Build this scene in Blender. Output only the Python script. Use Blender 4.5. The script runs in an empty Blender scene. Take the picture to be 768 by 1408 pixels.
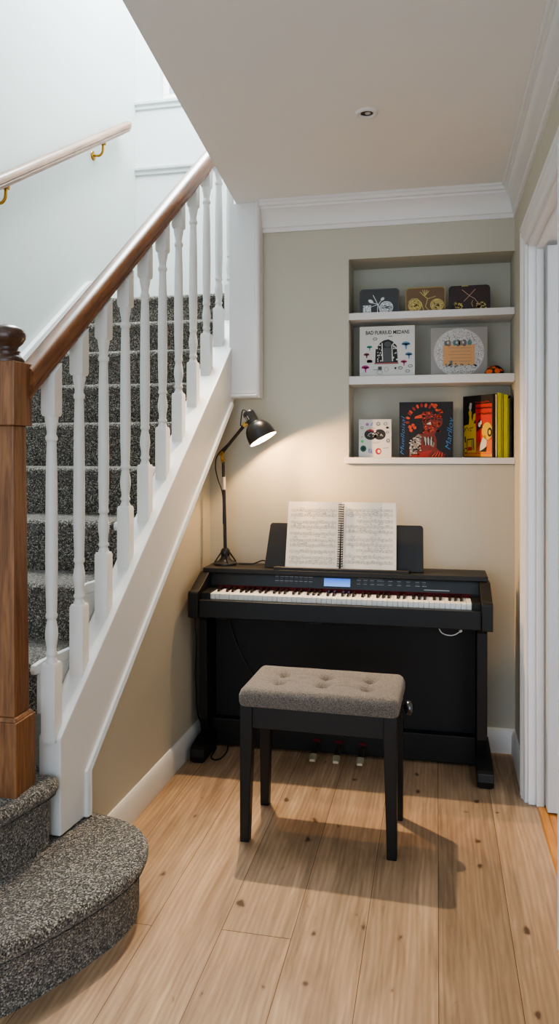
import bpy, bmesh, math, random
from mathutils import Vector, Matrix
random.seed(7)
C = bpy.context.scene.collection
PI = math.pi

# ------------------------------------------------------------------ materials
def srgb(r, g, b):
    f = lambda c: (c/12.92 if c <= .04045 else ((c+.055)/1.055)**2.4)
    return (f(r/255), f(g/255), f(b/255), 1)

class NT:
    def __init__(s, name):
        s.m = bpy.data.materials.new(name); s.m.use_nodes = True
        s.t = s.m.node_tree; s.b = s.t.nodes['Principled BSDF']
    def n(s, kind, **kw):
        x = s.t.nodes.new(kind)
        for k, v in kw.items():
            if k in x.inputs: x.inputs[k].default_value = v
            else: setattr(x, k, v)
        return x
    def l(s, a, b): s.t.links.new(a, b)

def mat(name, col, rough=.5, metal=0., bump=0., bscale=200., spec=.5, emit=None, estr=0., var=0.):
    k = NT(name); b = k.b
    b.inputs['Base Color'].default_value = col
    b.inputs['Roughness'].default_value = rough
    b.inputs['Metallic'].default_value = metal
    b.inputs['Specular IOR Level'].default_value = spec
    tc = k.n('ShaderNodeTexCoord')
    if var:
        nz = k.n('ShaderNodeTexNoise', Scale=3.0, Detail=4.0); k.l(tc.outputs['Object'], nz.inputs['Vector'])
        mr = k.n('ShaderNodeMapRange'); mr.inputs[3].default_value = 1-var; mr.inputs[4].default_value = 1+var
        k.l(nz.outputs['Fac'], mr.inputs[0])
        mx = k.n('ShaderNodeVectorMath', operation='SCALE'); mx.inputs[0].default_value = col[:3]
        k.l(mr.outputs[0], mx.inputs['Scale']); k.l(mx.outputs[0], b.inputs['Base Color'])
    if bump:
        nz = k.n('ShaderNodeTexNoise', Scale=bscale, Detail=3.0); k.l(tc.outputs['Object'], nz.inputs['Vector'])
        bp = k.n('ShaderNodeBump', Strength=bump, Distance=.002); k.l(nz.outputs['Fac'], bp.inputs['Height'])
        k.l(bp.outputs['Normal'], b.inputs['Normal'])
    if emit:
        b.inputs['Emission Color'].default_value = emit; b.inputs['Emission Strength'].default_value = estr
    return k.m

def wood(name, dark, light, axis='Z', scale=1., rough=.4, coat=0., tilt=0.):
    k = NT(name)
    tc = k.n('ShaderNodeTexCoord'); mp = k.n('ShaderNodeMapping'); mt = k.n('ShaderNodeMapping'); mt.inputs['Rotation'].default_value = (math.radians(-tilt), 0, 0)
    s = {'X': (2, 28, 28), 'Y': (28, 2, 28), 'Z': (28, 28, 2)}[axis]
    mp.inputs['Scale'].default_value = [c*scale for c in s]
    k.l(tc.outputs['Object'], mt.inputs['Vector']); k.l(mt.outputs[0], mp.inputs['Vector'])
    nz = k.n('ShaderNodeTexNoise', Scale=2.2, Detail=8.0, Roughness=.62, Distortion=.6); k.l(mp.outputs[0], nz.inputs['Vector'])
    rp = k.n('ShaderNodeValToRGB'); e = rp.color_ramp.elements
    e[0].position = .34; e[0].color = dark; e[1].position = .66; e[1].color = light
    k.l(nz.outputs['Fac'], rp.inputs[0]); k.l(rp.outputs[0], k.b.inputs['Base Color'])
    k.b.inputs['Roughness'].default_value = rough
    k.b.inputs['Coat Weight'].default_value = coat; k.b.inputs['Coat Roughness'].default_value = .2
    bp = k.n('ShaderNodeBump', Strength=.15, Distance=.002); k.l(nz.outputs['Fac'], bp.inputs['Height'])
    k.l(bp.outputs[0], k.b.inputs['Normal'])
    return k.m

def carpet_mat():
    k = NT('carpet_loop')
    tc = k.n('ShaderNodeTexCoord')
    vo = k.n('ShaderNodeTexVoronoi', Scale=240.); k.l(tc.outputs['Object'], vo.inputs['Vector'])
    sp = k.n('ShaderNodeSeparateColor'); k.l(vo.outputs['Color'], sp.inputs[0])
    rp = k.n('ShaderNodeValToRGB'); e = rp.color_ramp.elements
    e[0].position = .0; e[0].color = (.039, .033, .026, 1)
    e[1].position = 1.; e[1].color = (.76, .70, .61, 1)
    for p, c in ((.3, (.107, .093, .075, 1)), (.62, (.247, .219, .182, 1)), (.86, (.465, .42, .36, 1))):
        q = rp.color_ramp.elements.new(p); q.color = c
    k.l(sp.outputs[0], rp.inputs[0])
    mr = k.n('ShaderNodeMapRange'); mr.inputs[1].default_value = 0.; mr.inputs[2].default_value = .7
    mr.inputs[3].default_value = 1.15; mr.inputs[4].default_value = .55
    k.l(vo.outputs['Distance'], mr.inputs[0])
    mx = k.n('ShaderNodeVectorMath', operation='SCALE'); k.l(rp.outputs[0], mx.inputs[0]); k.l(mr.outputs[0], mx.inputs['Scale'])
    k.l(mx.outputs[0], k.b.inputs['Base Color'])
    bp = k.n('ShaderNodeBump', Strength=.9, Distance=.005, invert=True); k.l(vo.outputs['Distance'], bp.inputs['Height'])
    k.l(bp.outputs[0], k.b.inputs['Normal'])
    k.b.inputs['Roughness'].default_value = .95; k.b.inputs['Specular IOR Level'].default_value = .1
    k.b.inputs['Sheen Weight'].default_value = .4; k.b.inputs['Sheen Roughness'].default_value = .45
    return k.m

def fabric_mat():
    k = NT('tweed_fabric')
    tc = k.n('ShaderNodeTexCoord')
    vo = k.n('ShaderNodeTexVoronoi', Scale=560.); k.l(tc.outputs['Object'], vo.inputs['Vector'])
    sp = k.n('ShaderNodeSeparateColor'); k.l(vo.outputs['Color'], sp.inputs[0])
    rp = k.n('ShaderNodeValToRGB'); e = rp.color_ramp.elements
    e[0].color = (.065, .055, .047, 1); e[1].color = (.27, .235, .205, 1)
    k.l(sp.outputs[0], rp.inputs[0]); k.l(rp.outputs[0], k.b.inputs['Base Color'])
    bp = k.n('ShaderNodeBump', Strength=.5, Distance=.002, invert=True); k.l(vo.outputs['Distance'], bp.inputs['Height'])
    k.l(bp.outputs[0], k.b.inputs['Normal'])
    k.b.inputs['Roughness'].default_value = .9; k.b.inputs['Specular IOR Level'].default_value = .15
    k.b.inputs['Sheen Weight'].default_value = .3
    return k.m

def oak_floor_mat():
    k = NT('oak_boards')
    tc = k.n('ShaderNodeTexCoord')
    at = k.n('ShaderNodeAttribute', attribute_name='board')       # a colour per board: tone, grain offset
    sp = k.n('ShaderNodeSeparateColor'); k.l(at.outputs['Color'], sp.inputs[0])
    off = k.n('ShaderNodeVectorMath', operation='MULTIPLY_ADD')
    cb = k.n('ShaderNodeCombineXYZ'); k.l(sp.outputs[1], cb.inputs[0]); k.l(sp.outputs[2], cb.inputs[1]); k.l(sp.outputs[1], cb.inputs[2])
    k.l(cb.outputs[0], off.inputs[0]); off.inputs[1].default_value = (9, 13, 7); k.l(tc.outputs['Object'], off.inputs[2])
    mp = k.n('ShaderNodeMapping'); mp.inputs['Scale'].default_value = (30, 1.8, 30); k.l(off.outputs[0], mp.inputs['Vector'])
    g1 = k.n('ShaderNodeTexNoise', Scale=1.6, Detail=9., Roughness=.65, Distortion=.9); k.l(mp.outputs[0], g1.inputs['Vector'])
    mp2 = k.n('ShaderNodeMapping'); mp2.inputs['Scale'].default_value = (5.5, .9, 5.5); k.l(off.outputs[0], mp2.inputs['Vector'])
    g2 = k.n('ShaderNodeTexNoise', Scale=1.5, Detail=5., Distortion=1.6); k.l(mp2.outputs[0], g2.inputs['Vector'])
    wv = k.n('ShaderNodeTexWave', Scale=2.6, Distortion=7., Detail=3.); wv.bands_direction = 'X'
    wv.inputs['Detail Scale'].default_value = 1.2
    mp3 = k.n('ShaderNodeMapping'); mp3.inputs['Scale'].default_value = (7, .8, 7); k.l(off.outputs[0], mp3.inputs['Vector']); k.l(mp3.outputs[0], wv.inputs['Vector'])
    r1 = k.n('ShaderNodeValToRGB'); e = r1.color_ramp.elements
    e[0].position = .3; e[0].color = srgb(160, 130, 102); e[1].position = .72; e[1].color = srgb(192, 161, 131)
    k.l(g1.outputs['Fac'], r1.inputs[0])
    m1 = k.n('ShaderNodeMix', data_type='RGBA', blend_type='MULTIPLY'); m1.inputs[0].default_value = .16
    k.l(r1.outputs[0], m1.inputs[6]); k.l(wv.outputs['Color'], m1.inputs[7])
    r2 = k.n('ShaderNodeMapRange'); r2.inputs[1].default_value = .3; r2.inputs[2].default_value = .75; r2.inputs[3].default_value = 1.14; r2.inputs[4].default_value = .66
    k.l(g2.outputs['Fac'], r2.inputs[0])
    tone = k.n('ShaderNodeMapRange'); tone.inputs[3].default_value = .84; tone.inputs[4].default_value = 1.14; k.l(sp.outputs[0], tone.inputs[0])
    mm = k.n('ShaderNodeMath', operation='MULTIPLY'); k.l(r2.outputs[0], mm.inputs[0]); k.l(tone.outputs[0], mm.inputs[1])
    sc = k.n('ShaderNodeVectorMath', operation='SCALE'); k.l(m1.outputs[2], sc.inputs[0]); k.l(mm.outputs[0], sc.inputs['Scale'])
    # knots: sparse dark spots with a soft halo, stretched along the board
    mk = k.n('ShaderNodeMapping'); mk.inputs['Scale'].default_value = (1., .62, 1.); k.l(off.outputs[0], mk.inputs['Vector'])
    wob = k.n('ShaderNodeTexNoise', Scale=22., Detail=2.); k.l(tc.outputs['Object'], wob.inputs['Vector'])
    wa = k.n('ShaderNodeVectorMath', operation='MULTIPLY_ADD'); wa.inputs[1].default_value = (.03, .03, 0); k.l(wob.outputs['Color'], wa.inputs[0]); k.l(mk.outputs[0], wa.inputs[2])
    vk = k.n('ShaderNodeTexVoronoi', Scale=6.8, voronoi_dimensions='2D'); k.l(wa.outputs[0], vk.inputs['Vector'])
    ks = k.n('ShaderNodeSeparateColor'); k.l(vk.outputs['Color'], ks.inputs[0])
    rad = k.n('ShaderNodeMapRange'); rad.inputs[1].default_value = .40; rad.inputs[2].default_value = 1.; rad.inputs[3].default_value = .0; rad.inputs[4].default_value = .085
    k.l(ks.outputs[0], rad.inputs[0])
    kd = k.n('ShaderNodeMath', operation='SUBTRACT'); k.l(rad.outputs[0], kd.inputs[0]); k.l(vk.outputs['Distance'], kd.inputs[1])
    kf = k.n('ShaderNodeMapRange'); kf.inputs[1].default_value = -.045; kf.inputs[2].default_value = .035; k.l(kd.outputs[0], kf.inputs[0])
    kp = k.n('ShaderNodeMath', operation='POWER'); kp.inputs[1].default_value = 2.2; k.l(kf.outputs[0], kp.inputs[0])
    m2 = k.n('ShaderNodeMix', data_type='RGBA'); k.l(kp.outputs[0], m2.inputs[0]); k.l(sc.outputs[0], m2.inputs[6]); m2.inputs[7].default_value = srgb(92, 70, 54)
    k.l(m2.outputs[2], k.b.inputs['Base Color'])
    k.b.inputs['Roughness'].default_value = .48; k.b.inputs['Specular IOR Level'].default_value = .35
    bp = k.n('ShaderNodeBump', Strength=.05, Distance=.002); k.l(g1.outputs['Fac'], bp.inputs['Height']); k.l(bp.outputs[0], k.b.inputs['Normal'])
    return k.m

M = {}
M['wall'] = mat('greige_wall_paint', srgb(199, 195, 179), .75, bump=.04, bscale=350, var=.015)
M['pale'] = mat('pale_wall_paint', srgb(200, 205, 202), .75, bump=.03, bscale=350, var=.01)
M['ceil'] = mat('ceiling_paint', srgb(238, 236, 233), .85, bump=.03, bscale=300)
M['white'] = mat('white_satin_paint', srgb(232, 231, 229), .35, bump=.03, bscale=60)
M['shelf'] = mat('white_shelf_paint', srgb(226, 222, 218), .45, bump=.02, bscale=60)
M['gap'] = mat('board_gap', srgb(96, 66, 42), .8, bump=.1)
M['floor'] = oak_floor_mat()
M['orange'] = wood('orange_oak_floor', srgb(186, 116, 56), srgb(214, 146, 82), 'Y', .6, .4)
M['carpet'] = carpet_mat()
M['oak'] = wood('oak_newel', srgb(108, 70, 44), srgb(160, 112, 74), 'Z', 1.0, .42, .1)
M['darkoak'] = wood('dark_oak', srgb(52, 29, 18), srgb(86, 52, 34), 'X', 1., .28, .5)
M['railoak'] = wood('handrail_oak', srgb(96, 56, 30), srgb(152, 98, 58), 'Y', 1.0, .3, .45, 40.5)
M['lightoak'] = wood('wall_handrail_oak', srgb(112, 76, 54), srgb(158, 120, 94), 'Y', 1.0, .4, .3, 31.)
M['brass'] = mat('aged_brass', srgb(170, 130, 60), .3, 1., bump=.02)
M['black'] = mat('black_satin_wood', (.0095, .0092, .009, 1), .42, bump=.03, bscale=120, spec=.42)
M['blacklid'] = mat('black_grained_top', (.018, .0165, .015, 1), .5, bump=.12, bscale=90, spec=.45)
M['blackpl'] = mat('black_plastic', (.009, .009, .0095, 1), .35, bump=.02)
M['benchblk'] = mat('bench_black_lacquer', (.0085, .0083, .0085, 1), .4, bump=.02)
M['key'] = mat('white_key_plastic', srgb(228, 226, 220), .25, bump=.01)
M['bkey'] = mat('black_key_plastic', (.02, .012, .011, 1), .22, bump=.01)  # reddish base colour carries the red felt's reflection
M['felt'] = mat('red_felt', (.10, .005, .008, 1), .9, bump=.3, bscale=600)
M['chrome'] = mat('chrome', (.75, .75, .74, 1), .12, 1., bump=.005)
M['mark'] = mat('panel_lettering', (.33, .33, .34, 1), .5, bump=.01)
M['btn'] = mat('panel_button', (.04, .04, .042, 1), .4, bump=.02)
M['fabric'] = fabric_mat()
M['cable'] = mat('black_cable', (.008, .008, .008, 1), .5, bump=.02)
M['wcable'] = mat('white_cable', (.75, .74, .70, 1), .4, bump=.02)
M['lampblk'] = mat('lamp_black_enamel', (.014, .014, .015, 1), .32, bump=.015, spec=.6)
M['lampin'] = mat('shade_white_enamel', (.9, .86, .78, 1), .5, bump=.01)
M['bulb'] = mat('lit_bulb', (1, .9, .75, 1), .5, emit=(1, .82, .58, 1), estr=22., bump=.001)
M['silvertape'] = mat('pale_tape', (.62, .58, .5, 1), .5, bump=.01)
M['paper'] = mat('paper', srgb(233, 226, 214), .7, bump=.02, bscale=500)
M['ink'] = mat('grey_ink', srgb(84, 80, 76), .8, bump=.01)
M['inkd'] = mat('dark_ink', srgb(40, 36, 34), .8, bump=.01)
M['glass'] = mat('window_glass', (.9, .95, 1, 1), .02, bump=.001)
M['glass'].node_tree.nodes['Principled BSDF'].inputs['Transmission Weight'].default_value = 1.

def lcd_mat():
    k = NT('lcd_screen')
    tc = k.n('ShaderNodeTexCoord'); sp = k.n('ShaderNodeSeparateXYZ'); k.l(tc.outputs['Object'], sp.inputs[0])
    mr = k.n('ShaderNodeMapRange'); mr.inputs[1].default_value = .0; mr.inputs[2].default_value = .036; k.l(sp.outputs[2], mr.inputs[0])
    rp = k.n('ShaderNodeValToRGB'); e = rp.color_ramp.elements
    e[0].color = srgb(140, 182, 255); e[1].color = srgb(45, 95, 215)
    q = rp.color_ramp.elements.new(.6); q.color = srgb(92, 148, 250)
    k.l(mr.outputs[0], rp.inputs[0]); k.l(rp.outputs[0], k.b.inputs['Emission Color']); k.b.inputs['Emission Strength'].default_value = .9
    k.b.inputs['Base Color'].default_value = (.02, .05, .2, 1); k.b.inputs['Roughness'].default_value = .2
    return k.m
M['lcd'] = lcd_mat()
_cc = {}
def colour(r, g, b, rough=.6):
    key = (r, g, b, rough)
    if key not in _cc: _cc[key] = mat('print_%d_%d_%d' % (r, g, b), srgb(r, g, b), rough, bump=.01, bscale=400)
    return _cc[key]

# ------------------------------------------------------------------ mesh helpers
class MB:
    def __init__(s): s.v = []; s.f = []; s.mi = []
    def add(s, vs, fs, mi=0):
        o = len(s.v); s.v += [tuple(p) for p in vs]
        for f in fs: s.f.append([i+o for i in f]); s.mi.append(mi)
        return s
    def box(s, x0, x1, y0, y1, z0, z1, mi=0):
        vs = [(x, y, z) for x in (x0, x1) for y in (y0, y1) for z in (z0, z1)]
        return s.add(vs, [(0, 1, 3, 2), (4, 6, 7, 5), (0, 4, 5, 1), (2, 3, 7, 6), (0, 2, 6, 4), (1, 5, 7, 3)], mi)
    def prism(s, a, b, mi=0):           # two matching rings of points
        n = len(a)
        return s.add(list(a)+list(b), [list(range(n))[::-1], list(range(n, 2*n))]+[(i, (i+1) % n, n+(i+1) % n, n+i) for i in range(n)], mi)
    def prism_x(s, yz, x0, x1, mi=0):   # x0, x1: numbers or functions of y
        g = lambda x, y: x(y) if callable(x) else x
        return s.prism([(g(x0, y), y, z) for y, z in yz], [(g(x1, y), y, z) for y, z in yz], mi)
    def prism_y(s, xz, y0, y1, mi=0): return s.prism([(x, y0, z) for x, z in xz], [(x, y1, z) for x, z in xz], mi)
    def prism_z(s, xy, z0, z1, mi=0): return s.prism([(x, y, z0) for x, y in xy], [(x, y, z1) for x, y in xy], mi)
    def rings(s, rs, mi=0, closed=True, cap=True):
        n = len(rs[0]); vs = [p for r in rs for p in r]; fs = []
        for k in range(len(rs)-1):
            for i in range(n if closed else n-1):
                j = (i+1) % n; fs.append((k*n+i, k*n+j, (k+1)*n+j, (k+1)*n+i))
        if cap: fs += [list(range(n))[::-1], [(len(rs)-1)*n+i for i in range(n)]]
        return s.add(vs, fs, mi)
    def lathe(s, prof, c=(0, 0, 0), axis=(0, 0, 1), seg=24, mi=0, cap=True):
        q = Vector((0, 0, 1)).rotation_difference(Vector(axis).normalized()); c = Vector(c)
        rs = [[tuple(c+q @ Vector((r*math.cos(2*PI*i/seg), r*math.sin(2*PI*i/seg), z))) for i in range(seg)] for r, z in prof]
        return s.rings(rs, mi, True, cap)
    def tube(s, pts, r, seg=8, mi=0):
        P = [Vector(p) for p in pts]; rs = []; up = Vector((.13, .31, .94))
        for i, p in enumerate(P):
            t = (P[min(i+1, len(P)-1)]-P[max(i-1, 0)]).normalized()
            a = t.cross(up)
            if a.length < .05: a = t.cross(Vector((1, 0, 0)))
            a.normalize(); b = t.cross(a)
            rr = r(i/(len(P)-1)) if callable(r) else r
            rs.append([tuple(p+a*rr*math.cos(2*PI*k/seg)+b*rr*math.sin(2*PI*k/seg)) for k in range(seg)])
        return s.rings(rs, mi)
    def sphere(s, c, rx, ry, rz, seg=20, rg=12, mi=0):
        rs = []
        for k in range(rg+1):
            a = -PI/2+PI*k/rg; cr = max(math.cos(a), .002)
            rs.append([(c[0]+rx*cr*math.cos(2*PI*i/seg), c[1]+ry*cr*math.sin(2*PI*i/seg), c[2]+rz*math.sin(a)) for i in range(seg)])
        return s.rings(rs, mi)
    def build(s, name, mats, root=None, bevel=0., smooth=None, local=False, seg=2):
        me = bpy.data.meshes.new(name)
        o = Vector((0, 0, 0)) if (root is None or local) else root_loc(root)
        me.from_pydata([tuple(Vector(p)-o) for p in s.v], [], s.f)
        for m in (mats if isinstance(mats, (list, tuple)) else [mats]): me.materials.append(m)
        me.polygons.foreach_set('material_index', s.mi)
        bm = bmesh.new(); bm.from_mesh(me); bmesh.ops.recalc_face_normals(bm, faces=bm.faces); bm.to_mesh(me); bm.free()
        if smooth is not None:
            me.polygons.foreach_set('use_smooth', [True]*len(me.polygons)); me.set_sharp_from_angle(angle=math.radians(smooth))
        me.update()
        ob = bpy.data.objects.new(name, me); C.objects.link(ob)
        if root is not None: ob.parent = root
        if bevel:
            b = ob.modifiers.new('bevel', 'BEVEL'); b.width = bevel; b.segments = seg; b.limit_method = 'ANGLE'; b.angle_limit = math.radians(40)
        return ob

def root_loc(o):
    v = Vector(o.location)
    while o.parent is not None:
        o = o.parent; v += Vector(o.location)
    return v

def tag(o, label, cat, group=None):
    o['label'] = label; o['category'] = cat
    if group: o['group'] = group
    return o
def thing(name, label, cat, loc=(0, 0, 0), group=None, rz=0.):
    o = bpy.data.objects.new(name, None); C.objects.link(o); o.empty_display_size = .05
    o.location = loc; o.rotation_euler = (0, 0, rz)
    return tag(o, label, cat, group)
def struct(o, label=None):
    o['kind'] = 'structure'
    if label: o['label'] = label
    return o
def struct_root(name, loc, label=None):
    o = bpy.data.objects.new(name, None); C.objects.link(o); o.location = loc; return struct(o, label)

def spline(pts, n=10):                  # Catmull-Rom through points
    P = [Vector(p) for p in pts]; P = [2*P[0]-P[1]]+P+[2*P[-1]-P[-2]]; out = []
    for i in range(1, len(P)-2):
        for k in range(n):
            t = k/n; a, b, c, d = P[i-1:i+3]
            out.append(.5*((2*b)+(c-a)*t+(2*a-5*b+4*c-d)*t*t+(3*b-a-3*c+d)*t**3))
    return out+[P[-2]]

def text_tris(body, size, bold=0., shear=0.):
    cu = bpy.data.curves.new('t', 'FONT'); cu.body = body; cu.size = size; cu.resolution_u = 2; cu.offset = bold; cu.shear = shear
    ob = bpy.data.objects.new('t', cu); C.objects.link(ob)
    me = bpy.data.meshes.new_from_object(ob.evaluated_get(bpy.context.evaluated_depsgraph_get()))
    vs = [tuple(v.co) for v in me.vertices]; fs = [tuple(p.vertices) for p in me.polygons]
    bpy.data.objects.remove(ob); bpy.data.curves.remove(cu); bpy.data.meshes.remove(me)
    return vs, fs

class Face:
    """2-D drawing in metres on a plane: o + u*ex + v*ey, each layer a hair further along n."""
    def __init__(s, mb, o, ex, ey, n, lift=.0004):
        s.mb = mb; s.o = Vector(o); s.ex = Vector(ex).normalized(); s.ey = Vector(ey).normalized(); s.n = Vector(n).normalized(); s.k = 1; s.lift = lift
    def p(s, u, v): return s.o+s.ex*u+s.ey*v+s.n*(s.lift*s.k)
    def up(s): s.k += 1; return s
    def poly(s, pts, mi): s.mb.add([s.p(*q) for q in pts], [list(range(len(pts)))], mi); return s
    def rect(s, u0, v0, u1, v1, mi): return s.poly([(u0, v0), (u1, v0), (u1, v1), (u0, v1)], mi)
    def disc(s, u, v, ru, rv, mi, n=24, a0=0., a1=2*PI, rot=0.):
        pts = []
        full = abs(a1-a0-2*PI) < 1e-6
        for i in range(n if full else n+1):
            a = a0+(a1-a0)*i/n; x, y = ru*math.cos(a), rv*math.sin(a)
            pts.append((u+x*math.cos(rot)-y*math.sin(rot), v+x*math.sin(rot)+y*math.cos(rot)))
        return s.poly(pts, mi)
    def line(s, pts, w, mi):
        for (a, b), (c, d) in zip(pts, pts[1:]):
            L = math.hypot(c-a, d-b) or 1e-9; nx, ny = -(d-b)/L*w/2, (c-a)/L*w/2
            s.poly([(a+nx, b+ny), (a-nx, b-ny), (c-nx, d-ny), (c+nx, d+ny)], mi)
        return s
    def ring(s, u, v, ru, rv, w, mi, n=24):
        return s.line([(u+ru*math.cos(2*PI*i/n), v+rv*math.sin(2*PI*i/n)) for i in range(n+1)], w, mi)
    def text(s, body, u0, v0, width, height, mi, rot=0., bold=0., shear=0.):
        vs, fs = text_tris(body, 1., bold, shear)
        x0 = min(p[0] for p in vs); x1 = max(p[0] for p in vs); y0 = min(p[1] for p in vs); y1 = max(p[1] for p in vs)
        c, r = math.cos(rot), math.sin(rot); out = []
        for x, y, _ in vs:
            a = (x-x0)/(x1-x0)*width; b = (y-y0)/(y1-y0)*height
            out.append(s.p(u0+a*c-b*r, v0+a*r+b*c))
        s.mb.add(out, fs, mi); return s

# ------------------------------------------------------------------ camera
H, F = 1.4, 1024.
yaw = math.atan(216/1024)
cam = bpy.data.objects.new('camera', bpy.data.cameras.new('camera')); C.objects.link(cam)
cam.location = (0, 0, H); cam.rotation_euler = (PI/2, 0, yaw)
cam.data.sensor_fit = 'VERTICAL'; cam.data.sensor_height = 36.; cam.data.sensor_width = 36*768/1408
cam.data.lens = F/1408*36; cam.data.shift_y = -(704-621)/1408
cam.data.clip_start = .05
bpy.context.scene.camera = cam

# ------------------------------------------------------------------ setting
YB = 3.61; ZC = 2.62; XR = .355; XS = -2.1          # back wall, ceiling, right wall, stair wall
# floor boards: one mesh, lines .207 apart running away from the camera
mb = MB(); tones = []
edges = [-.823+.207*i for i in range(-7, 6)]
edges += [.388]
known = {-.823: [2.075], -.616: [2.10]}
for a, b in zip(edges, edges[1:]):
    ys = [-2.2]
    kj = [v for k_, v in known.items() if abs(k_-a) < .01 or (k_ == -.823 and abs(a+1.03) < .01)]
    if abs(a+1.03) < .01: cuts = [.35, 2.075]
    elif abs(a+.616) < .01: cuts = [.4, 2.10]
    else: cuts = [random.uniform(-1.2, .6), 1.0+random.uniform(-.3, .1)]
    for c in cuts+[3.66]:
        y0 = ys[-1]; g = .0009
        mb.add([(a+g, y0+g, 0), (b-g, y0+g, 0), (b-g, c-g, 0), (a+g, c-g, 0)], [(0, 1, 2, 3)], 0)
        tones.append((random.random(), random.random(), random.random(), 1)); ys.append(c)
n_b = len(tones)
mb.box(-2.3, .388, -2.2, 3.66, -.12, -.0008, 1); tones += [(.5, .5, .5, 1)]*6
fl = struct(mb.build('floor', [M['floor'], M['gap']]), 'pale knotty oak plank floor')
ca = fl.data.color_attributes.new('board', 'FLOAT_COLOR', 'CORNER')
for p in fl.data.polygons:
    t = tones[p.index] if p.index < len(tones) else (.5, .5, .5, 1)
    for li in p.loop_indices: ca.data[li].color = t
struct(MB().box(.4235, 3.2, 0., 6., -.12, 0.).build('floor_next_room', M['orange']), 'orange wooden floor beyond the doorway')
th_ = MB().prism_y([(.388, -.12), (.388, .0), (.393, .004), (.419, .004), (.4235, .0), (.4235, -.12)], 0., 3.62)
struct(th_.build('trim_1', wood('threshold_oak', srgb(176, 112, 50), srgb(206, 146, 78), 'Y', .6, .4)), 'orange threshold strip in the doorway')

# back wall with the niche cut through it
NX, NZ0, NZ1, NYB = -.418, 1.34, 2.334, 3.83
mb = MB()
mb.box(-1.125, -.975, YB, YB+.1, 0, 1.95); mb.box(-.975, NX, YB, YB+.1, 0, 2.7)
mb.box(NX, XR, YB, YB+.1, 0, NZ0); mb.box(NX, XR, YB, YB+.1, NZ1, 2.7)
mb.box(NX-.06, XR+.06, NYB, NYB+.05, NZ0-.1, NZ1+.1)
mb.box(NX-.06, NX, YB+.1, NYB, NZ0-.1, NZ1+.1)
mb.box(NX, XR, YB+.1, NYB, NZ0-.1, NZ0); mb.box(NX, XR, YB+.1, NYB, NZ1, NZ1+.1)
struct(mb.build('wall_back', M['wall']), 'greige back wall with a recessed niche')
# right wall with a door opening
mb = MB()
mb.box(XR, XR+.12, 3.11, 3.9, 0, 2.8); mb.box(XR, XR+.12, 2.24, 3.11, 2.235, 2.8); mb.box(XR, XR+.12, -1.0, 2.24, 0, 2.8)
struct(mb.build('wall_right', M['wall']), 'greige right wall with the doorway')
# wall under the stairs
wl = lambda y: -1.145+(y-2.2)*.0177
mb = MB().prism_x([(2.25, 0), (YB, 0), (YB, 1.80), (2.25, .42)], lambda y: wl(y)-.06, wl)
struct(mb.build('wall_left', M['wall']), 'greige wall below the staircase')
# stairwell
struct(MB().box(XS-.12, XS, -1., 5.1, 0, 5.4).build('wall_stairs_left', M['pale']), 'pale wall along the stairs')
WX0, WX1, WZ0, WZ1 = -1.915, -1.35, 3.90, 4.95
YF = 4.99
mb = MB()
mb.box(XS-.12, WX0, YF, YF+.15, 0, 5.4); mb.box(WX1, .6, YF, YF+.15, 0, 5.4); mb.box(WX0, WX1, YF, YF+.15, 0, WZ0); mb.box(WX0, WX1, YF, YF+.15, WZ1, 5.4)
struct(mb.build('wall_stairs_far', M['pale']), 'pale wall at the top of the stairs')
struct(MB().box(XS-.12, .6, -1., 5.14, 5.4, 5.5).build('ceiling_stairwell', M['pale']), 'ceiling high above the stairs')
struct(MB().box(-.62, -.5, -1., 5.1, 2.9, 5.4).build('wall_stairs_right', M['pale']), 'upper wall beside the stairwell')
struct(MB().box(-.985, -.955, YB+.1, 5.0, 1.2, 2.95).build('wall_stairs_inner', M['pale']), 'inner wall of the upper flight')
# dado rails on the far wall
for i, z in enumerate((3.39, 3.856)):
    mb = MB().prism_x([(YF, z-.025), (YF-.012, z-.022), (YF-.014, z), (YF-.028, z+.008), (YF-.03, z+.022), (YF, z+.024)], XS, -.98)
    struct(mb.build('trim_%d' % (2+i), M['pale'], smooth=30), 'dado rail on the far stair wall')
wr = struct_root('window_1', (WX0, YF, WZ0), 'small window at the top of the stairs')
mb = MB()
for (a, b, c, d) in ((WX0, WX1, WZ0, WZ0+.05), (WX0, WX1, WZ1-.05, WZ1), (WX0, WX0+.045, WZ0+.05, WZ1-.05), (WX1-.045, WX1, WZ0+.05, WZ1-.05)):
    mb.box(a, b, YF+.05, YF+.1, c, d)
mb.build('window_frame', M['white'], wr, bevel=.004)
MB().box(WX0+.04, WX1-.04, YF+.07, YF+.076, WZ0+.045, WZ1-.045).build('window_pane', M['glass'], wr)
# ceiling slab over the hall, open to the stairwell
ed = lambda y: -.831-.0808*(y-1.881)
mb = MB().prism_z([(ed(.8), .8), (ed(3.56), 3.56), (ed(3.56), 3.9), (.6, 3.9), (.6, -1.), (XS, -1.), (XS, .8)], ZC, 2.92)
struct(mb.build('ceiling', M['ceil']), 'pale ceiling over the hall')

# cornice: the same stepped profile along the back and right walls
cp = [(0, 0), (.012, 0), (.014, .018), (.022, .022), (.028, .045), (.042, .075), (.062, .096), (.072, .10), (.074, .108), (.09, .110), (.096, .122), (.104, .125), (.104, .135), (0, .135)]
mb = MB()
rs = []
zc0 = ZC-.135
for X in (-.845, XR):
    rs.append([((X if X < 0 else X-d*.62), YB-d, zc0+h) for d, h in cp])
mb.rings(rs)
struct(mb.build('trim_4', M['white'], smooth=40), 'white cornice along the back wall')
mb = MB(); rs = []
for Y in (3.61, -1.):
    rs.append([(XR-d*.62, (Y-d if Y > 0 else Y), zc0+h) for d, h in cp])
mb.rings(rs)
struct(mb.build('trim_5', M['white'], smooth=40), 'white cornice along the right wall')

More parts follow.
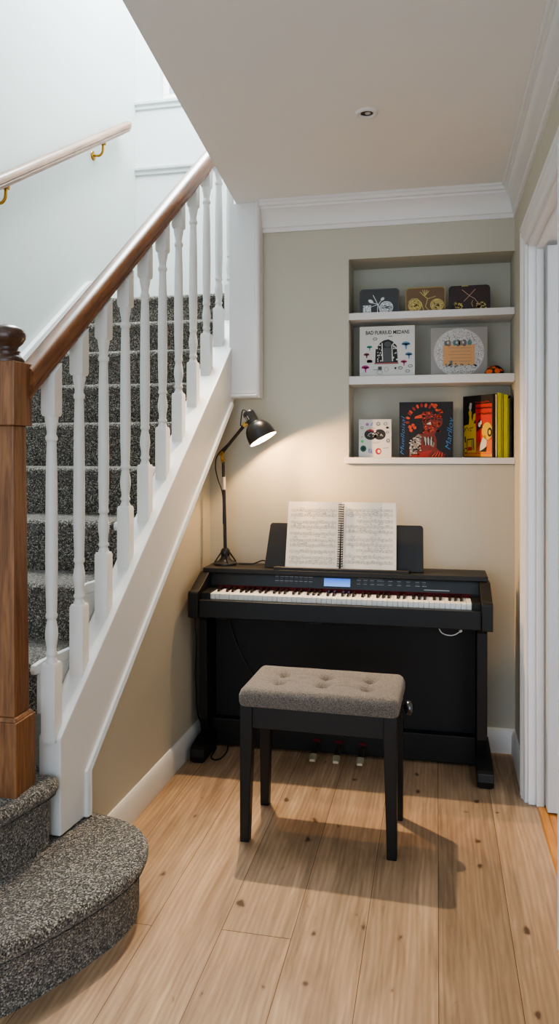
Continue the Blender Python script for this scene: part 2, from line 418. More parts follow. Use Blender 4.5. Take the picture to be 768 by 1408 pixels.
# boxed panel where the stair string meets the back wall, edged with a moulding
px0, px1, pz = -1.0, -.845, 1.662
pr = struct_root('trim_6', (px0, YB, pz), 'white boxed panel hanging beside the stairs')
MB().box(px0, px1, 3.54, YB, pz, ZC).build('panel_face', M['white'], pr, bevel=.002)
mp_ = [(-.001, 0), (.006, .002), (.011, .007), (.012, .014), (.008, .019), (.010, .025), (-.001, .026)]
mb = MB()
mb.rings([[(px1-w, 3.54-h, pz+w) for h, w in mp_], [(px1-w, 3.54-h, ZC) for h, w in mp_]])
mb.rings([[(px1-w, 3.54-h, pz+w) for h, w in mp_], [(px0+.012, 3.54-h, pz+w) for h, w in mp_]])
mb.build('panel_moulding', M['white'], pr, smooth=40)

# baseboards
def skirt(name, a, b, nrm, h=.112, t=.018, lab=None):
    prof = [(0, 0), (t, 0), (t, h-.028), (t-.004, h-.018), (t-.006, h-.008), (t-.012, h), (0, h)]
    mb = MB().rings([[(p[0]+nrm[0]*d, p[1]+nrm[1]*d, z) for d, z in prof] for p in (a, b)])
    return struct(mb.build(name, M['white'], smooth=35), lab)
skirt('baseboard_left', (wl(2.25), 2.25), (wl(YB), YB), (1, 0), lab='white baseboard below the stairs')
skirt('baseboard_back', (-1.105, YB), (XR, YB), (0, -1), lab='white baseboard on the back wall')
skirt('baseboard_right', (XR, 3.592), (XR, 3.215), (-1, 0), lab='short white baseboard beside the doorway')

# doorway: stepped casing, jamb lining and an open door leaf
dr = struct_root('door_1', (XR, 3.11, 0), 'white doorway with an open white door')
cs = [(0, 0), (.014, 0), (.016, .006), (.022, .010), (.023, .030), (.019, .034), (.019, .048), (.023, .052), (.020, .058), (.014, .064), (.014, .086), (.010, .092), (0, .092)]
J0, J1, JZ = 2.25, 3.108, 2.228                      # opening edges
mb = MB()
def cas(yo, zo, sy): return [(XR-d, yo+sy*(.092-w)+0, zo) for d, w in cs]
far = [[(XR-d, J1+.012+.092-w-.012, 0) for d, w in cs], [(XR-d, J1+.092-w, JZ+.092-w) for d, w in cs]]
near = [[(XR-d, J0-.092+w, JZ+.092-w) for d, w in cs], [(XR-d, J0-.092+w, 0) for d, w in cs]]
mb.rings(far+near)
mb.build('door_casing', M['white'], dr, smooth=35)
mb = MB()
mb.box(XR, XR+.12, J1-.014, J1+.002, 0, JZ); mb.box(XR, XR+.12, J0-.002, J0+.014, 0, JZ); mb.box(XR, XR+.12, J0, J1, JZ-.014, JZ+.007)
mb.box(XR+.03, XR+.058, J1-.03, J1-.014, 0, JZ-.014); mb.box(XR+.03, XR+.058, J0+.014, J1-.03, JZ-.03, JZ-.014)
mb.build('door_lining', M['white'], dr, bevel=.002)
MB().box(XR+.0625, XR+.81, 3.022, 3.062, .008, JZ-.032).build('door_leaf', mat('door_paint', srgb(198, 198, 196), .4, bump=.03, bscale=60), dr, bevel=.002)
# next room shell
struct(MB().box(3.2, 3.3, 0, 6, 0, 2.7).build('wall_next_room_right', M['pale']))
struct(MB().box(.475, 3.2, 5.9, 6.0, 0, 2.7).build('wall_next_room_far', M['pale']))
struct(MB().box(.475, 3.3, 0, 6, 2.7, 2.8).build('ceiling_next_room', M['ceil']))
struct(MB().box(-.1, .475, 5.15, 5.25, 0, 2.7).build('wall_next_room_left', M['pale']))

# ------------------------------------------------------------------ staircase
so = lambda y: -1.15+.1162*(y-2.137)                 # outer face of the string
si = lambda y: -1.225+.085*(y-2.137)                 # inner face
bl = lambda y: -1.187+.0873*(y-2.149)                # baluster line
cap = lambda y: .502+1.004*(y-2.137)
bot = lambda y: .34+1.034*(y-2.3)
st = thing('staircase', 'straight flight of stairs in speckled grey carpet with white string and rounded bottom step', 'staircase', (-1.6, 2.2, 0))
mb = MB().prism_x([(2.137, .196), (2.137, cap(2.137)), (4.25, cap(4.25)), (4.25, bot(4.25)), (2.3, .34), (2.3, .196)], si, so)
mb.build('string_board', M['white'], st, bevel=.004)
mb = MB()
pf = [(-.002, 0), (.008, .002), (.013, .007), (.014, .013), (.009, .017), (.013, .022), (.010, .030), (-.002, .031)]  # out, across
def mring(y, z, ny, nz): return [(so(y+w*ny)+d, y+w*ny, z+w*nz) for d, w in pf]
mb.rings([mring(2.3, .196, -1, 0), mring(2.3, .34, -1, .18), mring(3.54, bot(3.54), -.42, .72)])
mb.build('string_moulding', M['white'], st, smooth=40)
# wall string on the far side
lz = lambda y: 1.888+.735*(y-3.46)
mb = MB().prism_x([(1.9, lz(1.9)), (4.2, lz(4.2)), (4.25, 2.45), (YF, 2.45), (YF, 2.3), (4.2, 2.1), (1.9, .5)], XS, XS+.03)
mb.build('wall_string', M['white'], st, bevel=.004)

NY = lambda n: 2.127+.259*(n-4)
def NZ(n): return {1: .19, 2: .395, 3: .57}.get(n, .734+.2*(n-4))
def step_profile(n, last=False):
    y, z, zl = NY(n), NZ(n), NZ(n-1)
    r = .021
    pts = [(y+.028, zl-.002), (y+.026, z-2.4*r)]
    for k in range(9):
        a = -PI/2-PI*k/8; pts.append((y+r+r*math.cos(a), z-r+r*math.sin(a)))
    yend = (YF if last else NY(n+1)+.04)
    pts += [(y+.06, z+.001), (yend, z), (yend, zl-.002)]
    return pts
ce = lambda y: si(y)-.018
for n in range(4, 13):
    MB().prism_x(step_profile(n, n == 12), XS+.031, ce if n < 12 else (lambda y: min(ce(y), -.99)), 0).build('carpeted_step', M['carpet'], st, smooth=50)
    if n < 12:
        y, z = NY(n), NZ(n)
        e = MB()
        e.prism_x([(y-.004, z-.034), (y-.010, z-.02), (y-.004, z-.004), (y+.04, z+.002), (NY(n+1)+.04, z+.002), (NY(n+1)+.04, z-.034)], ce, lambda y: si(y)-.001)
        e.prism_x([(y+.026, NZ(n-1)-.002), (y+.026, z-.034), (NY(n+1)+.03, z-.034), (NY(n+1)+.03, NZ(n-1)-.002)], ce, lambda y: si(y)-.003)
        e.build('tread_end', M['white'], st, bevel=.003)

def offset_poly(P, d):
    out = []; n = len(P)
    for i in range(n):
        a, b, c = Vector(P[i-1]), Vector(P[i]), Vector(P[(i+1) % n])
        e1 = (b-a).normalized(); e2 = (c-b).normalized()
        n1 = Vector((-e1.y, e1.x)); n2 = Vector((-e2.y, e2.x)); m = n1+n2
        if m.length < 1e-6: m = n1
        m.normalize(); k = d/max(.4, m.dot(n1)); out.append(tuple(b+m*k))
    return out
def curtail(front, back, z0, z1, over=.028):
    """carpeted step: smooth nosing curve FRONT, straight BACK points; the nosing rolls over the riser"""
    F_ = [tuple(p[:2]) for p in spline([(x, y, 0) for x, y in front], 8)]
    P = F_+back
    area = sum(P[i-1][0]*P[i][1]-P[i][0]*P[i-1][1] for i in range(len(P)))
    sg = 1 if area > 0 else -1                       # left normal points inward when counter-clockwise
    t = z1-z0; r = .024
    prof = [(over, z0), (over, z1-.062), (over-.004, z1-.054), (over-.012, z1-.05), (.008, z1-.047)]
    for k in range(9):
        a = -PI/2*.8+(PI/2+PI/2*.8)*k/8; prof.append((r-r*math.cos(a)*1., z1-r+r*math.sin(a)))
    rs = []
    for d, z in prof:
        q = offset_poly(P, d*sg); rs.append([(x, y, z) for x, y in q])
    return MB().rings(rs)
front1 = [(-1.152, 2.335), (-1.07, 2.322), (-.97, 2.288), (-.902, 2.226), (-.866, 2.155), (-.851, 2.075), (-.861, 1.985), (-.888, 1.905), (-.932, 1.806), (-.99, 1.70), (-1.044, 1.625), (-1.15, 1.52), (-1.3, 1.42), (-1.6, 1.33), (-2.09, 1.3)]
curtail(front1, [(-2.09, 2.1), (-1.26, 2.1), (-1.2, 2.335)], 0., NZ(1)).build('bottom_step', M['carpet'], st, smooth=60)
front2 = [(-1.215, 2.132), (-1.18, 2.134), (-1.152, 2.124), (-1.136, 2.095), (-1.138, 2.05), (-1.152, 1.985), (-1.172, 1.9), (-1.22, 1.76), (-1.31, 1.62), (-1.45, 1.5), (-1.7, 1.42), (-2.09, 1.4)]
curtail(front2, [(-2.09, 2.2), (-1.26, 2.2), (-1.232, 2.15)], NZ(1)-.004, NZ(2)).build('second_step', M['carpet'], st, smooth=60)
front3 = [(-1.40, 2.15), (-1.40, 2.0), (-1.43, 1.85), (-1.52, 1.72), (-1.7, 1.63), (-2.09, 1.6)]
curtail(front3, [(-2.09, 2.18), (-1.6, 2.18)], NZ(2)-.004, NZ(3)).build('third_step', M['carpet'], st, smooth=60)

# ------------------------------------------------------------------ banister
bn = thing('stair_banister', 'oak handrail and square newel post with eleven white turned balusters', 'banister', (-1.25, 2.0, NZ(2)))
ru = lambda y: 1.559+.8545*(y-2.034)                 # underside of the rail
rx = lambda y: -1.213+.098*(y-2.03)
def rail_profile(w=.034, h=.092):
    return [(-w*.62, 0), (w*.62, 0), (w*.66, .012), (w*.86, .016), (w*.88, .026), (w*.80, .031), (w, .040), (w*1.02, .056), (w*.9, .075), (w*.6, .088), (0, h), (-w*.6, .088), (-w*.9, .075), (-w*1.02, .056), (-w, .040), (-w*.80, .031), (-w*.88, .026), (-w*.86, .016), (-w*.66, .012)]
mb = MB().rings([[(rx(y)+u, y, ru(y)+v) for u, v in rail_profile()] for y in (2.036, 4.25)])
mb.build('handrail', M['railoak'], bn, smooth=40)
nx0, nx1, ny0, ny1 = -1.305, -1.19, 1.95, 2.06
np_ = MB()
np_.box(nx0, nx1, ny0, ny1, NZ(2)-.004, .612)
np_.rings([[(nx0+d, ny0+d, z), (nx1-d, ny0+d, z), (nx1-d, ny1-d, z), (nx0+d, ny1-d, z)] for d, z in ((0.003, .612), (.010, .624))])
a, b = .013, .020
np_.rings([[(nx0+a, ny0+a, .624), (nx1-a, ny0+a, .624), (nx1-a, ny1-a, .624), (nx0+a, ny1-a, .624)], [(nx0+b, ny0+b, 1.477), (nx1-b, ny0+b, 1.477), (nx1-b, ny1-b, 1.477), (nx0+b, ny1-b, 1.477)]])
np_.box(nx0+.004, nx1-.008, ny0+.004, ny1-.006, 1.477, 1.665)
newel = np_.build('newel_post', M['oak'], bn, bevel=.003)
cx_, cy_ = (nx0+nx1)/2-.002, (ny0+ny1)/2
kn = MB().lathe([(.001, 1.662), (.047, 1.662), (.05, 1.668), (.048, 1.676), (.038, 1.684), (.033, 1.692), (.036, 1.698), (.030, 1.705), (.031, 1.712), (.042, 1.722), (.0505, 1.736), (.052, 1.748), (.047, 1.762), (.036, 1.772), (.018, 1.778), (.001, 1.780)], (cx_, cy_, 0), seg=32)
kn.v = [(x, y, z-.0) for x, y, z in kn.v]
kn.build('newel_cap', M['darkoak'], newel, smooth=60) if False else None
nc = kn.build('newel_cap', M['darkoak'], bn, smooth=60); nc.parent = newel
BY = [2.149+.1581*i for i in range(11)]
for bi, y in enumerate(BY):
    x = bl(y); hw = .0235
    zb, zt = cap(y), ru(y)
    t0 = zb+.222-.0055*bi; t1 = min(t0+.775-.0094*bi, zt-.04)
    m_ = MB()
    # square blocks follow the slope of string and rail
    def block(zlow, zhigh, sl0, sl1):
        lo = [(x+sx*hw, y+sy*hw, zlow+sl0*sy*hw) for sx, sy in ((-1, -1), (1, -1), (1, 1), (-1, 1))]
        hi = [(x+sx*hw, y+sy*hw, zhigh+sl1*sy*hw) for sx, sy in ((-1, -1), (1, -1), (1, 1), (-1, 1))]
        ch = [(x+sx*hw*.86, y+sy*hw*.86, zhigh+(.008 if sl1 == 0 else 0)+sl1*sy*hw) for sx, sy in ((-1, -1), (1, -1), (1, 1), (-1, 1))]
        m_.rings([lo, hi, ch])
    block(zb-.001, t0-.008, 1.004, 0)
    lo = t1+.008
    m_.rings([[(x+sx*hw*k, y+sy*hw*k, z) for sx, sy in ((-1, -1), (1, -1), (1, 1), (-1, 1))] for k, z in ((.86, t1), (1., lo))]
             + [[(x+sx*hw, y+sy*hw, zt+.004+.8545*sy*hw) for sx, sy in ((-1, -1), (1, -1), (1, 1), (-1, 1))]])
    L = t1-t0
    pr_ = [(.0195, -.004), (.0195, .004), (.0165, .010), (.0145, .018), (.0185, .024), (.0185, .030), (.0150, .036), (.0155, .05), (.0195, .075), (.0205, .09), (.0185, .11), (.0150, .128), (.0140, .136), (.0185, .142), (.0185, .150), (.0160, .157), (.0170, .17)]
    pr_ += [(.0192, .26), (.0195, .36), (.0178, L-.18), (.0150, L-.082), (.0145, L-.080), (.0190, L-.074), (.0190, L-.064), (.0150, L-.058), (.0145, L-.05), (.0165, L-.036), (.0205, L-.016), (.0215, L-.006), (.0215, L+.004)]
    m_.lathe(pr_, (x, y, t0), seg=20)
    m_.build('baluster', M['white'], bn, smooth=42)

# ------------------------------------------------------------------ handrail on the stair wall
wh = thing('wall_handrail', 'pale wooden handrail on two brass brackets along the left stair wall', 'handrail', (-2.03, 3.9, 3.0))
hz = lambda y: 2.693+.603*(y-3.19)
mb = MB().rings([[(-2.03+u*.9, y, hz(y)-.045+v*.8) for u, v in rail_profile()] for y in (1.7, 4.68)])
wr_ = mb.build('rail', M['lightoak'], wh, smooth=40)
for y in (2.17, 3.24, 4.31):
    m_ = MB(); z = hz(y)-.045
    m_.lathe([(.001, 0), (.03, 0), (.03, .004), (.024, .010), (.001, .012)], (XS, y, z-.075), (1, 0, 0), 20)
    m_.tube(spline([(XS+.008, y, z-.075), (XS+.045, y, z-.078), (XS+.066, y, z-.055), (-2.03, y, z-.012)], 6), .008, 10)
    m_.lathe([(.001, -.012), (.018, -.012), (.02, .0), (.001, .001)], (-2.03, y, z), (0, 0, 1), 12)
    m_.build('bracket', M['brass'], wh, smooth=50)

# ------------------------------------------------------------------ ceiling downlight
dx, dy = -.246, 2.688
dl = thing('recessed_downlight', 'small round white recessed downlight in the ceiling, switched off', 'ceiling light', (dx, dy, ZC))
m_ = MB(); R_ = .042
m_.lathe([(.023, 0), (.023, -.004), (.030, -.008), (R_-.003, -.006), (R_, 0)], (dx, dy, ZC), seg=36, cap=False)
m_.build('trim_ring', M['white'], dl, smooth=60)
MB().lathe([(.001, -.0012), (.0235, -.0012), (.0235, -.0005), (.001, -.0005)], (dx, dy, ZC), seg=28).build('reflector', mat('dark_reflector', (.03, .026, .022, 1), .3, bump=.01), dl)
MB().sphere((dx+.004, dy-.004, ZC-.004), .011, .011, .004).build('lamp_lens', mat('dull_lens', (.5, .48, .44, 1), .2, bump=.01), dl, smooth=60)

# ------------------------------------------------------------------ piano
pn = thing('digital_piano', 'black upright digital piano with lit blue display against the back wall', 'piano', (-.43, 3.35, 0))
PL, PR_ = -1.085, .226
BK = M['black']
ch = [(3.165, .66), (3.165, .768), (3.172, .776), (3.20, .779), (3.335, .834), (3.41, .834), (3.41, .66)]
for a, b in ((PL, PL+.045), (PR_-.045, PR_)):
    MB().prism_x(ch, a, b).build('cheek', BK, pn, bevel=.003)
m_ = MB().box(PL+.045, PR_-.045, 3.182, 3.215, .66, .737)
m_.build('key_slip', BK, pn, bevel=.003)
MB().box(PL+.045, PR_-.045, 3.215, 3.53, .652, .675).build('key_bed', BK, pn, bevel=.002)
KX0 = -.9995; KP = .022
for a, b in ((PL+.045, KX0-.002), (KX0+52*KP+.002, PR_-.045)):
    MB().box(a, b, 3.215, 3.36, .675, .765).build('key_block', BK, pn, bevel=.002)
for i in range(52):
    a = KX0+i*KP+.0005; b = a+KP-.001
    MB().box(a, b, 3.224, 3.357, .735, .760).build('white_key', M['key'], pn, bevel=.0012)
MB().box(KX0-.002, KX0+52*KP+.002, 3.222, 3.357, .675, .7345).build('key_frame', BK, pn)
# 88 keys start on A: black keys after A, C, D, F, G
names = 'ABCDEFG'
for i in range(51):
    if names[i % 7] in 'ACDFG':
        c = KX0+(i+1)*KP+{'A': .002, 'C': -.002, 'D': .002, 'F': -.0025, 'G': 0}[names[i % 7]]
        h = .0058
        MB().rings([[(c-h, 3.272, .760), (c+h, 3.272, .760), (c+h, 3.357, .760), (c-h, 3.357, .760)],
                    [(c-h*.85, 3.276, .770), (c+h*.85, 3.276, .770), (c+h*.85, 3.357, .772), (c-h*.85, 3.357, .772)],
                    [(c-h*.7, 3.281, .7725), (c+h*.7, 3.281, .7725), (c+h*.7, 3.357, .774), (c-h*.7, 3.357, .774)]]).build('black_key', M['bkey'], pn, smooth=30)
MB().box(KX0, KX0+52*KP, 3.3575, 3.3605, .752, .7765).build('felt_strip', M['felt'], pn)
# control panel leans back above the keys
P0 = Vector((0, 3.362, .7765)); P1 = Vector((0, 3.378, .8335)); ey = (P1-P0).normalized()
m_ = MB().prism_x([(3.3615, .745), (3.3615, .7765), (3.378, .8335), (3.53, .8335), (3.53, .675), (3.3615, .675)], PL+.045, PR_-.045)
cpn = m_.build('control_panel', M['blackpl'], pn, bevel=.0015)
nrm = Vector((0, -ey.z, ey.y))
def on_panel(x, t, w, h, dpt, name, mm, par, bv=0.):
    o = P0+ey*t+Vector((x, 0, 0)); q = MB()
    c = [(-w/2, -h/2), (w/2, -h/2), (w/2, h/2), (-w/2, h/2)]
    q.prism([o+Vector((u, 0, 0))+ey*v for u, v in c], [o+Vector((u, 0, 0))+ey*v+nrm*dpt for u, v in c])
    ob = q.build(name, mm, pn, bevel=bv); ob.parent = par; return ob
lo_ = bpy.data.objects
# display: frame and glowing screen
on_panel(-.443, .030, .132, .046, .0012, 'display_frame', M['blackpl'], cpn)
scr = on_panel(-.443, .029, .120, .036, .0022, 'display_screen', M['lcd'], cpn)
for v in scr.data.vertices: v.co -= Vector((0, 0, P0.z+ey.z*.011))
scr.location = (0, 0, P0.z+ey.z*.011)
scr['label'] = 'lit blue screen'
bx = [-.723+.0225*i for i in range(8)]
for x in bx:
    for t in (.020, .040): on_panel(x, t, .012, .0045, .0016, 'button', M['btn'], cpn)
for x in [-.345, -.315, -.285, -.255, -.24, -.205, -.165, -.125, -.085, -.055]:
    on_panel(x, .034, .014, .006, .0018, 'button', M['btn'], cpn)
on_panel(.0, .010, .11, .004, .002, 'badge_strip', mat('dull_silver_strip', (.28, .27, .25, 1), .35, .8, bump=.01), cpn)
def lettering(draw):
    pm = MB(); draw(Face(pm, P0, (1, 0, 0), ey, nrm, .0006)); o = pm.build('button_lettering', M['mark'], pn); o.parent = cpn
def words_at(x, t, hgt):
    def d(fc):
        u = x-.008
        while u < x+.008:
            w = rnd.uniform(.0015, .004); fc.rect(u, t, u+w, t+hgt, 0); u += w+.001
    lettering(d)
rnd = random.Random(3)
for x in bx:
    for t in (.0265, .0465): words_at(x, t, .0032)
for x in [-.345, -.315, -.285, -.255, -.24, -.205, -.165, -.125, -.085, -.055]:
    for t in (.041, .024): words_at(x, t, .003)
lettering(lambda fc: fc.line([(-.350, .050), (-.235, .050)], .001, 0))
# lid
MB().box(PL+.012, PR_-.008, 3.348, 3.535, .8335, .856).build('lid', M['blacklid'], pn, bevel=.0035)
# music rest with a ledge
a0, a1 = Vector((0, 3.400, .858)), Vector((0, 3.452, 1.063))
m_ = MB()
rx0, rx1 = -.790, -.058
w_ = rx1-rx0; hh = (a1-a0).length; e2 = (a1-a0).normalized(); n2 = Vector((0, -e2.z, e2.y))
pts = [(0, 0), (w_, 0), (w_-.002, hh-.012), (w_-.006, hh-.004), (w_-.014, hh), (.030, hh), (.022, hh-.004), (.018, hh-.012)]
base = Vector((rx0, 3.400, .858))
m_.prism([base+Vector((u, 0, 0))+e2*v for u, v in pts], [base+Vector((u, 0, 0))+e2*v-n2*.012 for u, v in pts])
m_.build('music_rest', M['blacklid'], pn, bevel=.0015)
MB().prism_x([(3.352, .856), (3.352, .868), (3.358, .871), (3.362, .866), (3.402, .866), (3.402, .856)], -.735, -.12).build('music_ledge', M['blacklid'], pn, bevel=.001)
# stand: side legs with feet, back board, base bar and pedals
for a, b, fa, fb in ((-1.078, -1.040, -1.085, -1.019), (.168, .212, .166, .232)):
    lg = MB().prism_x([(3.30, .62), (3.28, .66), (3.53, .66), (3.53, .07), (3.34, .07), (3.31, .16)], a, b).build('leg', BK, pn, bevel=.003)
    ft = MB().prism_x([(3.195, .006), (3.19, .03), (3.195, .062), (3.21, .072), (3.30, .086), (3.56, .086), (3.56, .006)], fa, fb)
    ft.box(fa+.008, fb-.008, 3.20, 3.24, 0, .008); ft.box(fa+.008, fb-.008, 3.5, 3.54, 0, .008)
    f_ = ft.build('foot', BK, pn, bevel=.003); f_.parent = lg
MB().box(-1.04, .168, 3.45, 3.465, .13, .655).build('back_board', mat('matt_black_board', (.006, .006, .006, 1), .6, bump=.03), pn)
MB().box(-1.04, .168, 3.40, 3.45, .014, .135).build('base_bar', BK, pn, bevel=.003)
M['pedalarm'] = mat('pedal_dark_brass', (.10, .085, .06, 1), .3, .8, bump=.005)
M['pedaltip'] = mat('pedal_gold', (.80, .72, .52, 1), .35, .75, bump=.005)
for x in (-.540, -.436, -.330):
    m_ = MB()
    rs = []
    for t, hw, z in ((3.402, .009, .060), (3.36, .0095, .060), (3.325, .011, .054), (3.30, .0145, .045), (3.275, .0155, .036), (3.262, .012, .033)):
        rs.append([(x-hw, t, z-.008), (x+hw, t, z-.008), (x+hw, t, z), (x+hw*.6, t, z+.003), (x-hw*.6, t, z+.003), (x-hw, t, z)])
    pd = m_.rings(rs[:4]).build('pedal', M['pedalarm'], pn, smooth=45)
    q = MB().rings(rs[3:]).build('pedal_tip', M['pedaltip'], pn, smooth=45); q.parent = pd; q['label'] = 'pale gold tip'  # tip is lighter than the pedal arm
    q = MB().box(x-.017, x+.017, 3.388, 3.3995, .064, .076).build('pedal_felt', M['felt'], pn); q.parent = pd
    q = MB().box(x-.017, x+.017, 3.392, 3.3995, .03, .064).build('pedal_socket', M['blackpl'], pn); q.parent = pd
for x in (-.98, -.55, -.13):
    MB().box(x, x+.05, 3.24, 3.27, .642, .652).build('underside_bracket', M['blackpl'], pn, bevel=.001)

# ------------------------------------------------------------------ cables
def cable(name, label, pts, r, mm, extra=None):
    m_ = MB().tube(spline(pts, 10), r, 8)
    if extra: extra(m_)
    return tag(m_.build(name, mm, smooth=60), label, 'cable')
cable('power_cable', 'black power cable hanging down beside the left end of the piano', [(-1.098, 3.30, .655), (-1.10, 3.31, .60), (-1.094, 3.31, .53), (-1.098, 3.32, .45), (-1.104, 3.33, .38), (-1.100, 3.33, .28), (-1.098, 3.34, .18), (-1.098, 3.38, .125)], .0032, M['cable'])
cable('pedal_cable', 'thin black cable slanting across the black board under the keyboard', [(-.975, 3.43, .65), (-.965, 3.43, .58), (-.94, 3.432, .50), (-.90, 3.434, .415), (-.85, 3.436, .33), (-.80, 3.438, .25), (-.77, 3.44, .14)], .0026, mat('dark_grey_cable', (.03, .03, .03, 1), .5, bump=.01))
cable('floor_cable', 'black cable looped on the floor at the left piano foot', [(-1.012, 3.36, .012), (-1.008, 3.27, .006), (-.99, 3.243, .004), (-.967, 3.25, .004), (-.955, 3.30, .004), (-.958, 3.36, .004), (-.965, 3.395, .010)], .0036, M['cable'])
def plug(m_): m_.lathe([(.001, 0), (.005, 0), (.006, .006), (.006, .012), (.001, .013)], (.094, 3.25, .636), (.8, 0, .5), 12)
cable('white_cable', 'short white headphone cable looped under the right end of the keyboard', [(.008, 3.25, .652), (.012, 3.25, .640), (.022, 3.25, .627), (.042, 3.25, .619), (.065, 3.25, .619), (.084, 3.25, .627), (.098, 3.25, .640), (.104, 3.25, .6525)], .0022, M['wcable'], plug)

# ------------------------------------------------------------------ sheet music
bk = thing('sheet_music_book', 'open spiral-bound sheet music book standing on the piano music rest', 'music book', (-.431, 3.38, .866))
sb = Vector((-.431, 3.374, .8665)); eb = Vector((0, .062, .300)).normalized(); nb = Vector((0, -eb.z, eb.y))
PH = .305
rnd = random.Random(11)
for side in (-1, 1):
    W0, W1 = .0045, .252
    m_ = MB()
    cols = 12; th = .006
    def pg(u, v, d):                                # slight sag: pages bow forward near the spine
        s_ = (u-W0)/(W1-W0); bow = .010*math.sin(min(1, s_*1.3)*PI)*.6
        return sb+Vector((side*(u-.006*v/PH*(1 if side < 0 else .3)), 0, 0))+eb*v+nb*(d+bow)
    for layer, (da, db) in enumerate(((0, th*.5), (th*.5+.0003, th))):
        fr = []; sh = .002 if layer == 0 else 0
        rs = []
        for i in range(cols+1):
            u = W0+(W1-W0+sh)*i/cols
            rs.append([pg(u, 0, da), pg(u, PH-.0, da), pg(u, PH, db), pg(u, 0, db)])
        m_.rings(rs)
    # staves and notes on the page surface
    def q(u0, v0, u1, v1, mi, lift=th+.0004):
        m_.add([pg(u0, v0, lift), pg(u1, v0, lift), pg(u1, v1, lift), pg(u0, v1, lift)], [(0, 1, 2, 3)], mi)
    A_, B_ = (.026, .236)
    ys = [.258, .236, .203, .181, .150, .118, .096, .068, .040, .018] if side < 0 else [.262, .242, .213, .186, .163, .128, .104, .078, .050, .025]
    for si_, vb in enumerate(ys):
        short = si_ in (4, 7) if side < 0 else si_ in (2, 7)
        a_, b_ = (A_+.05 if short and side > 0 else A_, B_-.0)
        for k in range(5):
            vv = vb+.0028*k
            nseg = 8
            for g in range(nseg): q(a_+(b_-a_)*g/nseg, vv, a_+(b_-a_)*(g+1)/nseg, vv+.00045, 1)
        for g in (a_, b_): q(g-.0004, vb, g+.0004, vb+.0115, 1)
        u = a_+.012; 
        while u < b_-.012:
            grp = rnd.choice((1, 2, 2, 3, 4)); st_u = []
            up = rnd.random() < .5
            for g in range(grp):
                if u > b_-.010: break
                vv = vb+.0014*rnd.randint(-1, 8)
                m_.add([pg(u+.0016*math.cos(t*PI/4), vv+.0012*math.sin(t*PI/4), th+.0006) for t in range(8)], [list(range(8))], 1+(rnd.random() < .25))
                q(u+.0012 if up else u-.0016, vv if up else vv-.008, (u+.0016) if up else u-.0012, vv+.008 if up else vv, 1, th+.0006)
                st_u.append((u, vv)); u += rnd.uniform(.0045, .008)
            if len(st_u) > 1:
                v_ = (max(v for _, v in st_u)+.007) if up else (min(v for _, v in st_u)-.008)
                q(st_u[0][0], v_, st_u[-1][0]+.0012, v_+.0012, 1, th+.0006)
            u += rnd.uniform(.003, .007)
    m_.build('page', [M['paper'], M['ink'], M['inkd']], bk)
m_ = MB()
for i in range(27):
    v = .010+i*.0108
    c = sb+eb*v+nb*.0105
    m_.tube([c+Vector((.0115*math.cos(t), 0, 0))+nb*(.0085*math.sin(t)-.001)+eb*(.0022*t/PI) for t in [2*PI*k/12 for k in range(13)]], .0021, 6)
m_.build('spiral_binding', M['cable'], bk, smooth=60)

# ------------------------------------------------------------------ desk lamp on the piano lid
LX, LY, LZ = -.998, 3.465, .8562
lp = thing('desk_lamp', 'black adjustable desk lamp, switched on, standing on the left of the piano', 'lamp', (LX, LY, LZ))
LB = M['lampblk']
m_ = MB().lathe([(.001, 0), (.056, 0), (.058, .003), (.057, .009), (.05, .013), (.034, .019), (.024, .030), (.019, .046), (.015, .05), (.001, .05)], (LX, LY, LZ), seg=32)
m_.lathe([(.001, .04), (.020, .04), (.022, .05), (.022, .068), (.014, .078), (.001, .08)], (LX, LY, LZ), seg=20)
for k in range(4):
    a = k*PI/2+.5
    m_.tube([(LX+.052*math.cos(a), LY+.052*math.sin(a), LZ+.012), (LX+.02*math.cos(a), LY+.02*math.sin(a), LZ+.058)], .0035, 6)
m_.build('lamp_base', LB, lp, smooth=40)
PT = Vector((LX-.010, LY, 1.352))
MB().tube([(LX, LY, LZ+.06), tuple(PT)], .0082, 14).build('pole', LB, lp, smooth=60)
f0, f1 = .66, .79
pv = PT-Vector((LX, LY, LZ+.06))
A0 = Vector((LX, LY, LZ+.06))
MB().tube([A0+pv*.69, A0+pv*.83], .0086, 14).build('pole_band', M['silvertape'], lp, smooth=60)['label'] = 'pale band round the pole'
J = Vector((LX-.018, LY-.002, 1.392)); E_ = Vector((-.905, LY-.010, 1.520))
m_ = MB()
m_.tube([tuple(PT+Vector((-.004, -.009, -.006))), tuple(J+Vector((0, -.009, 0)))], .0042, 8); m_.tube([tuple(PT+Vector((.004, .009, -.006))), tuple(J+Vector((0, .009, 0)))], .0042, 8)
m_.lathe([(.001, -.014), (.012, -.014), (.012, .014), (.001, .014)], tuple(J), (0, 1, 0), 16)
m_.lathe([(.001, -.02), (.006, -.02), (.006, .02), (.001, .02)], tuple(PT+Vector((0, 0, .008))), (0, 1, 0), 12)
m_.build('elbow_joint', M['brass'], lp, smooth=45)
d_ = (E_-J).normalized()
MB().tube([tuple(J+d_*.008), tuple(E_)], .0085, 12).build('arm', LB, lp, smooth=60)
ax = Vector((.062, -.004, -.105)).normalized()          # the way the shade points
S0 = Vector((-.860, LY-.03, 1.556))                     # middle of the socket
m_ = MB(); m_.tube([tuple(E_-d_*.004), tuple(E_+d_*.014), tuple(S0-Vector((.018, 0, .008)))], .006, 10)
m_.lathe([(.001, -.012), (.010, -.012), (.010, .012), (.001, .012)], tuple(E_+d_*.01), (0, 1, 0), 14)
m_.build('head_joint', M['brass'], lp, smooth=45)
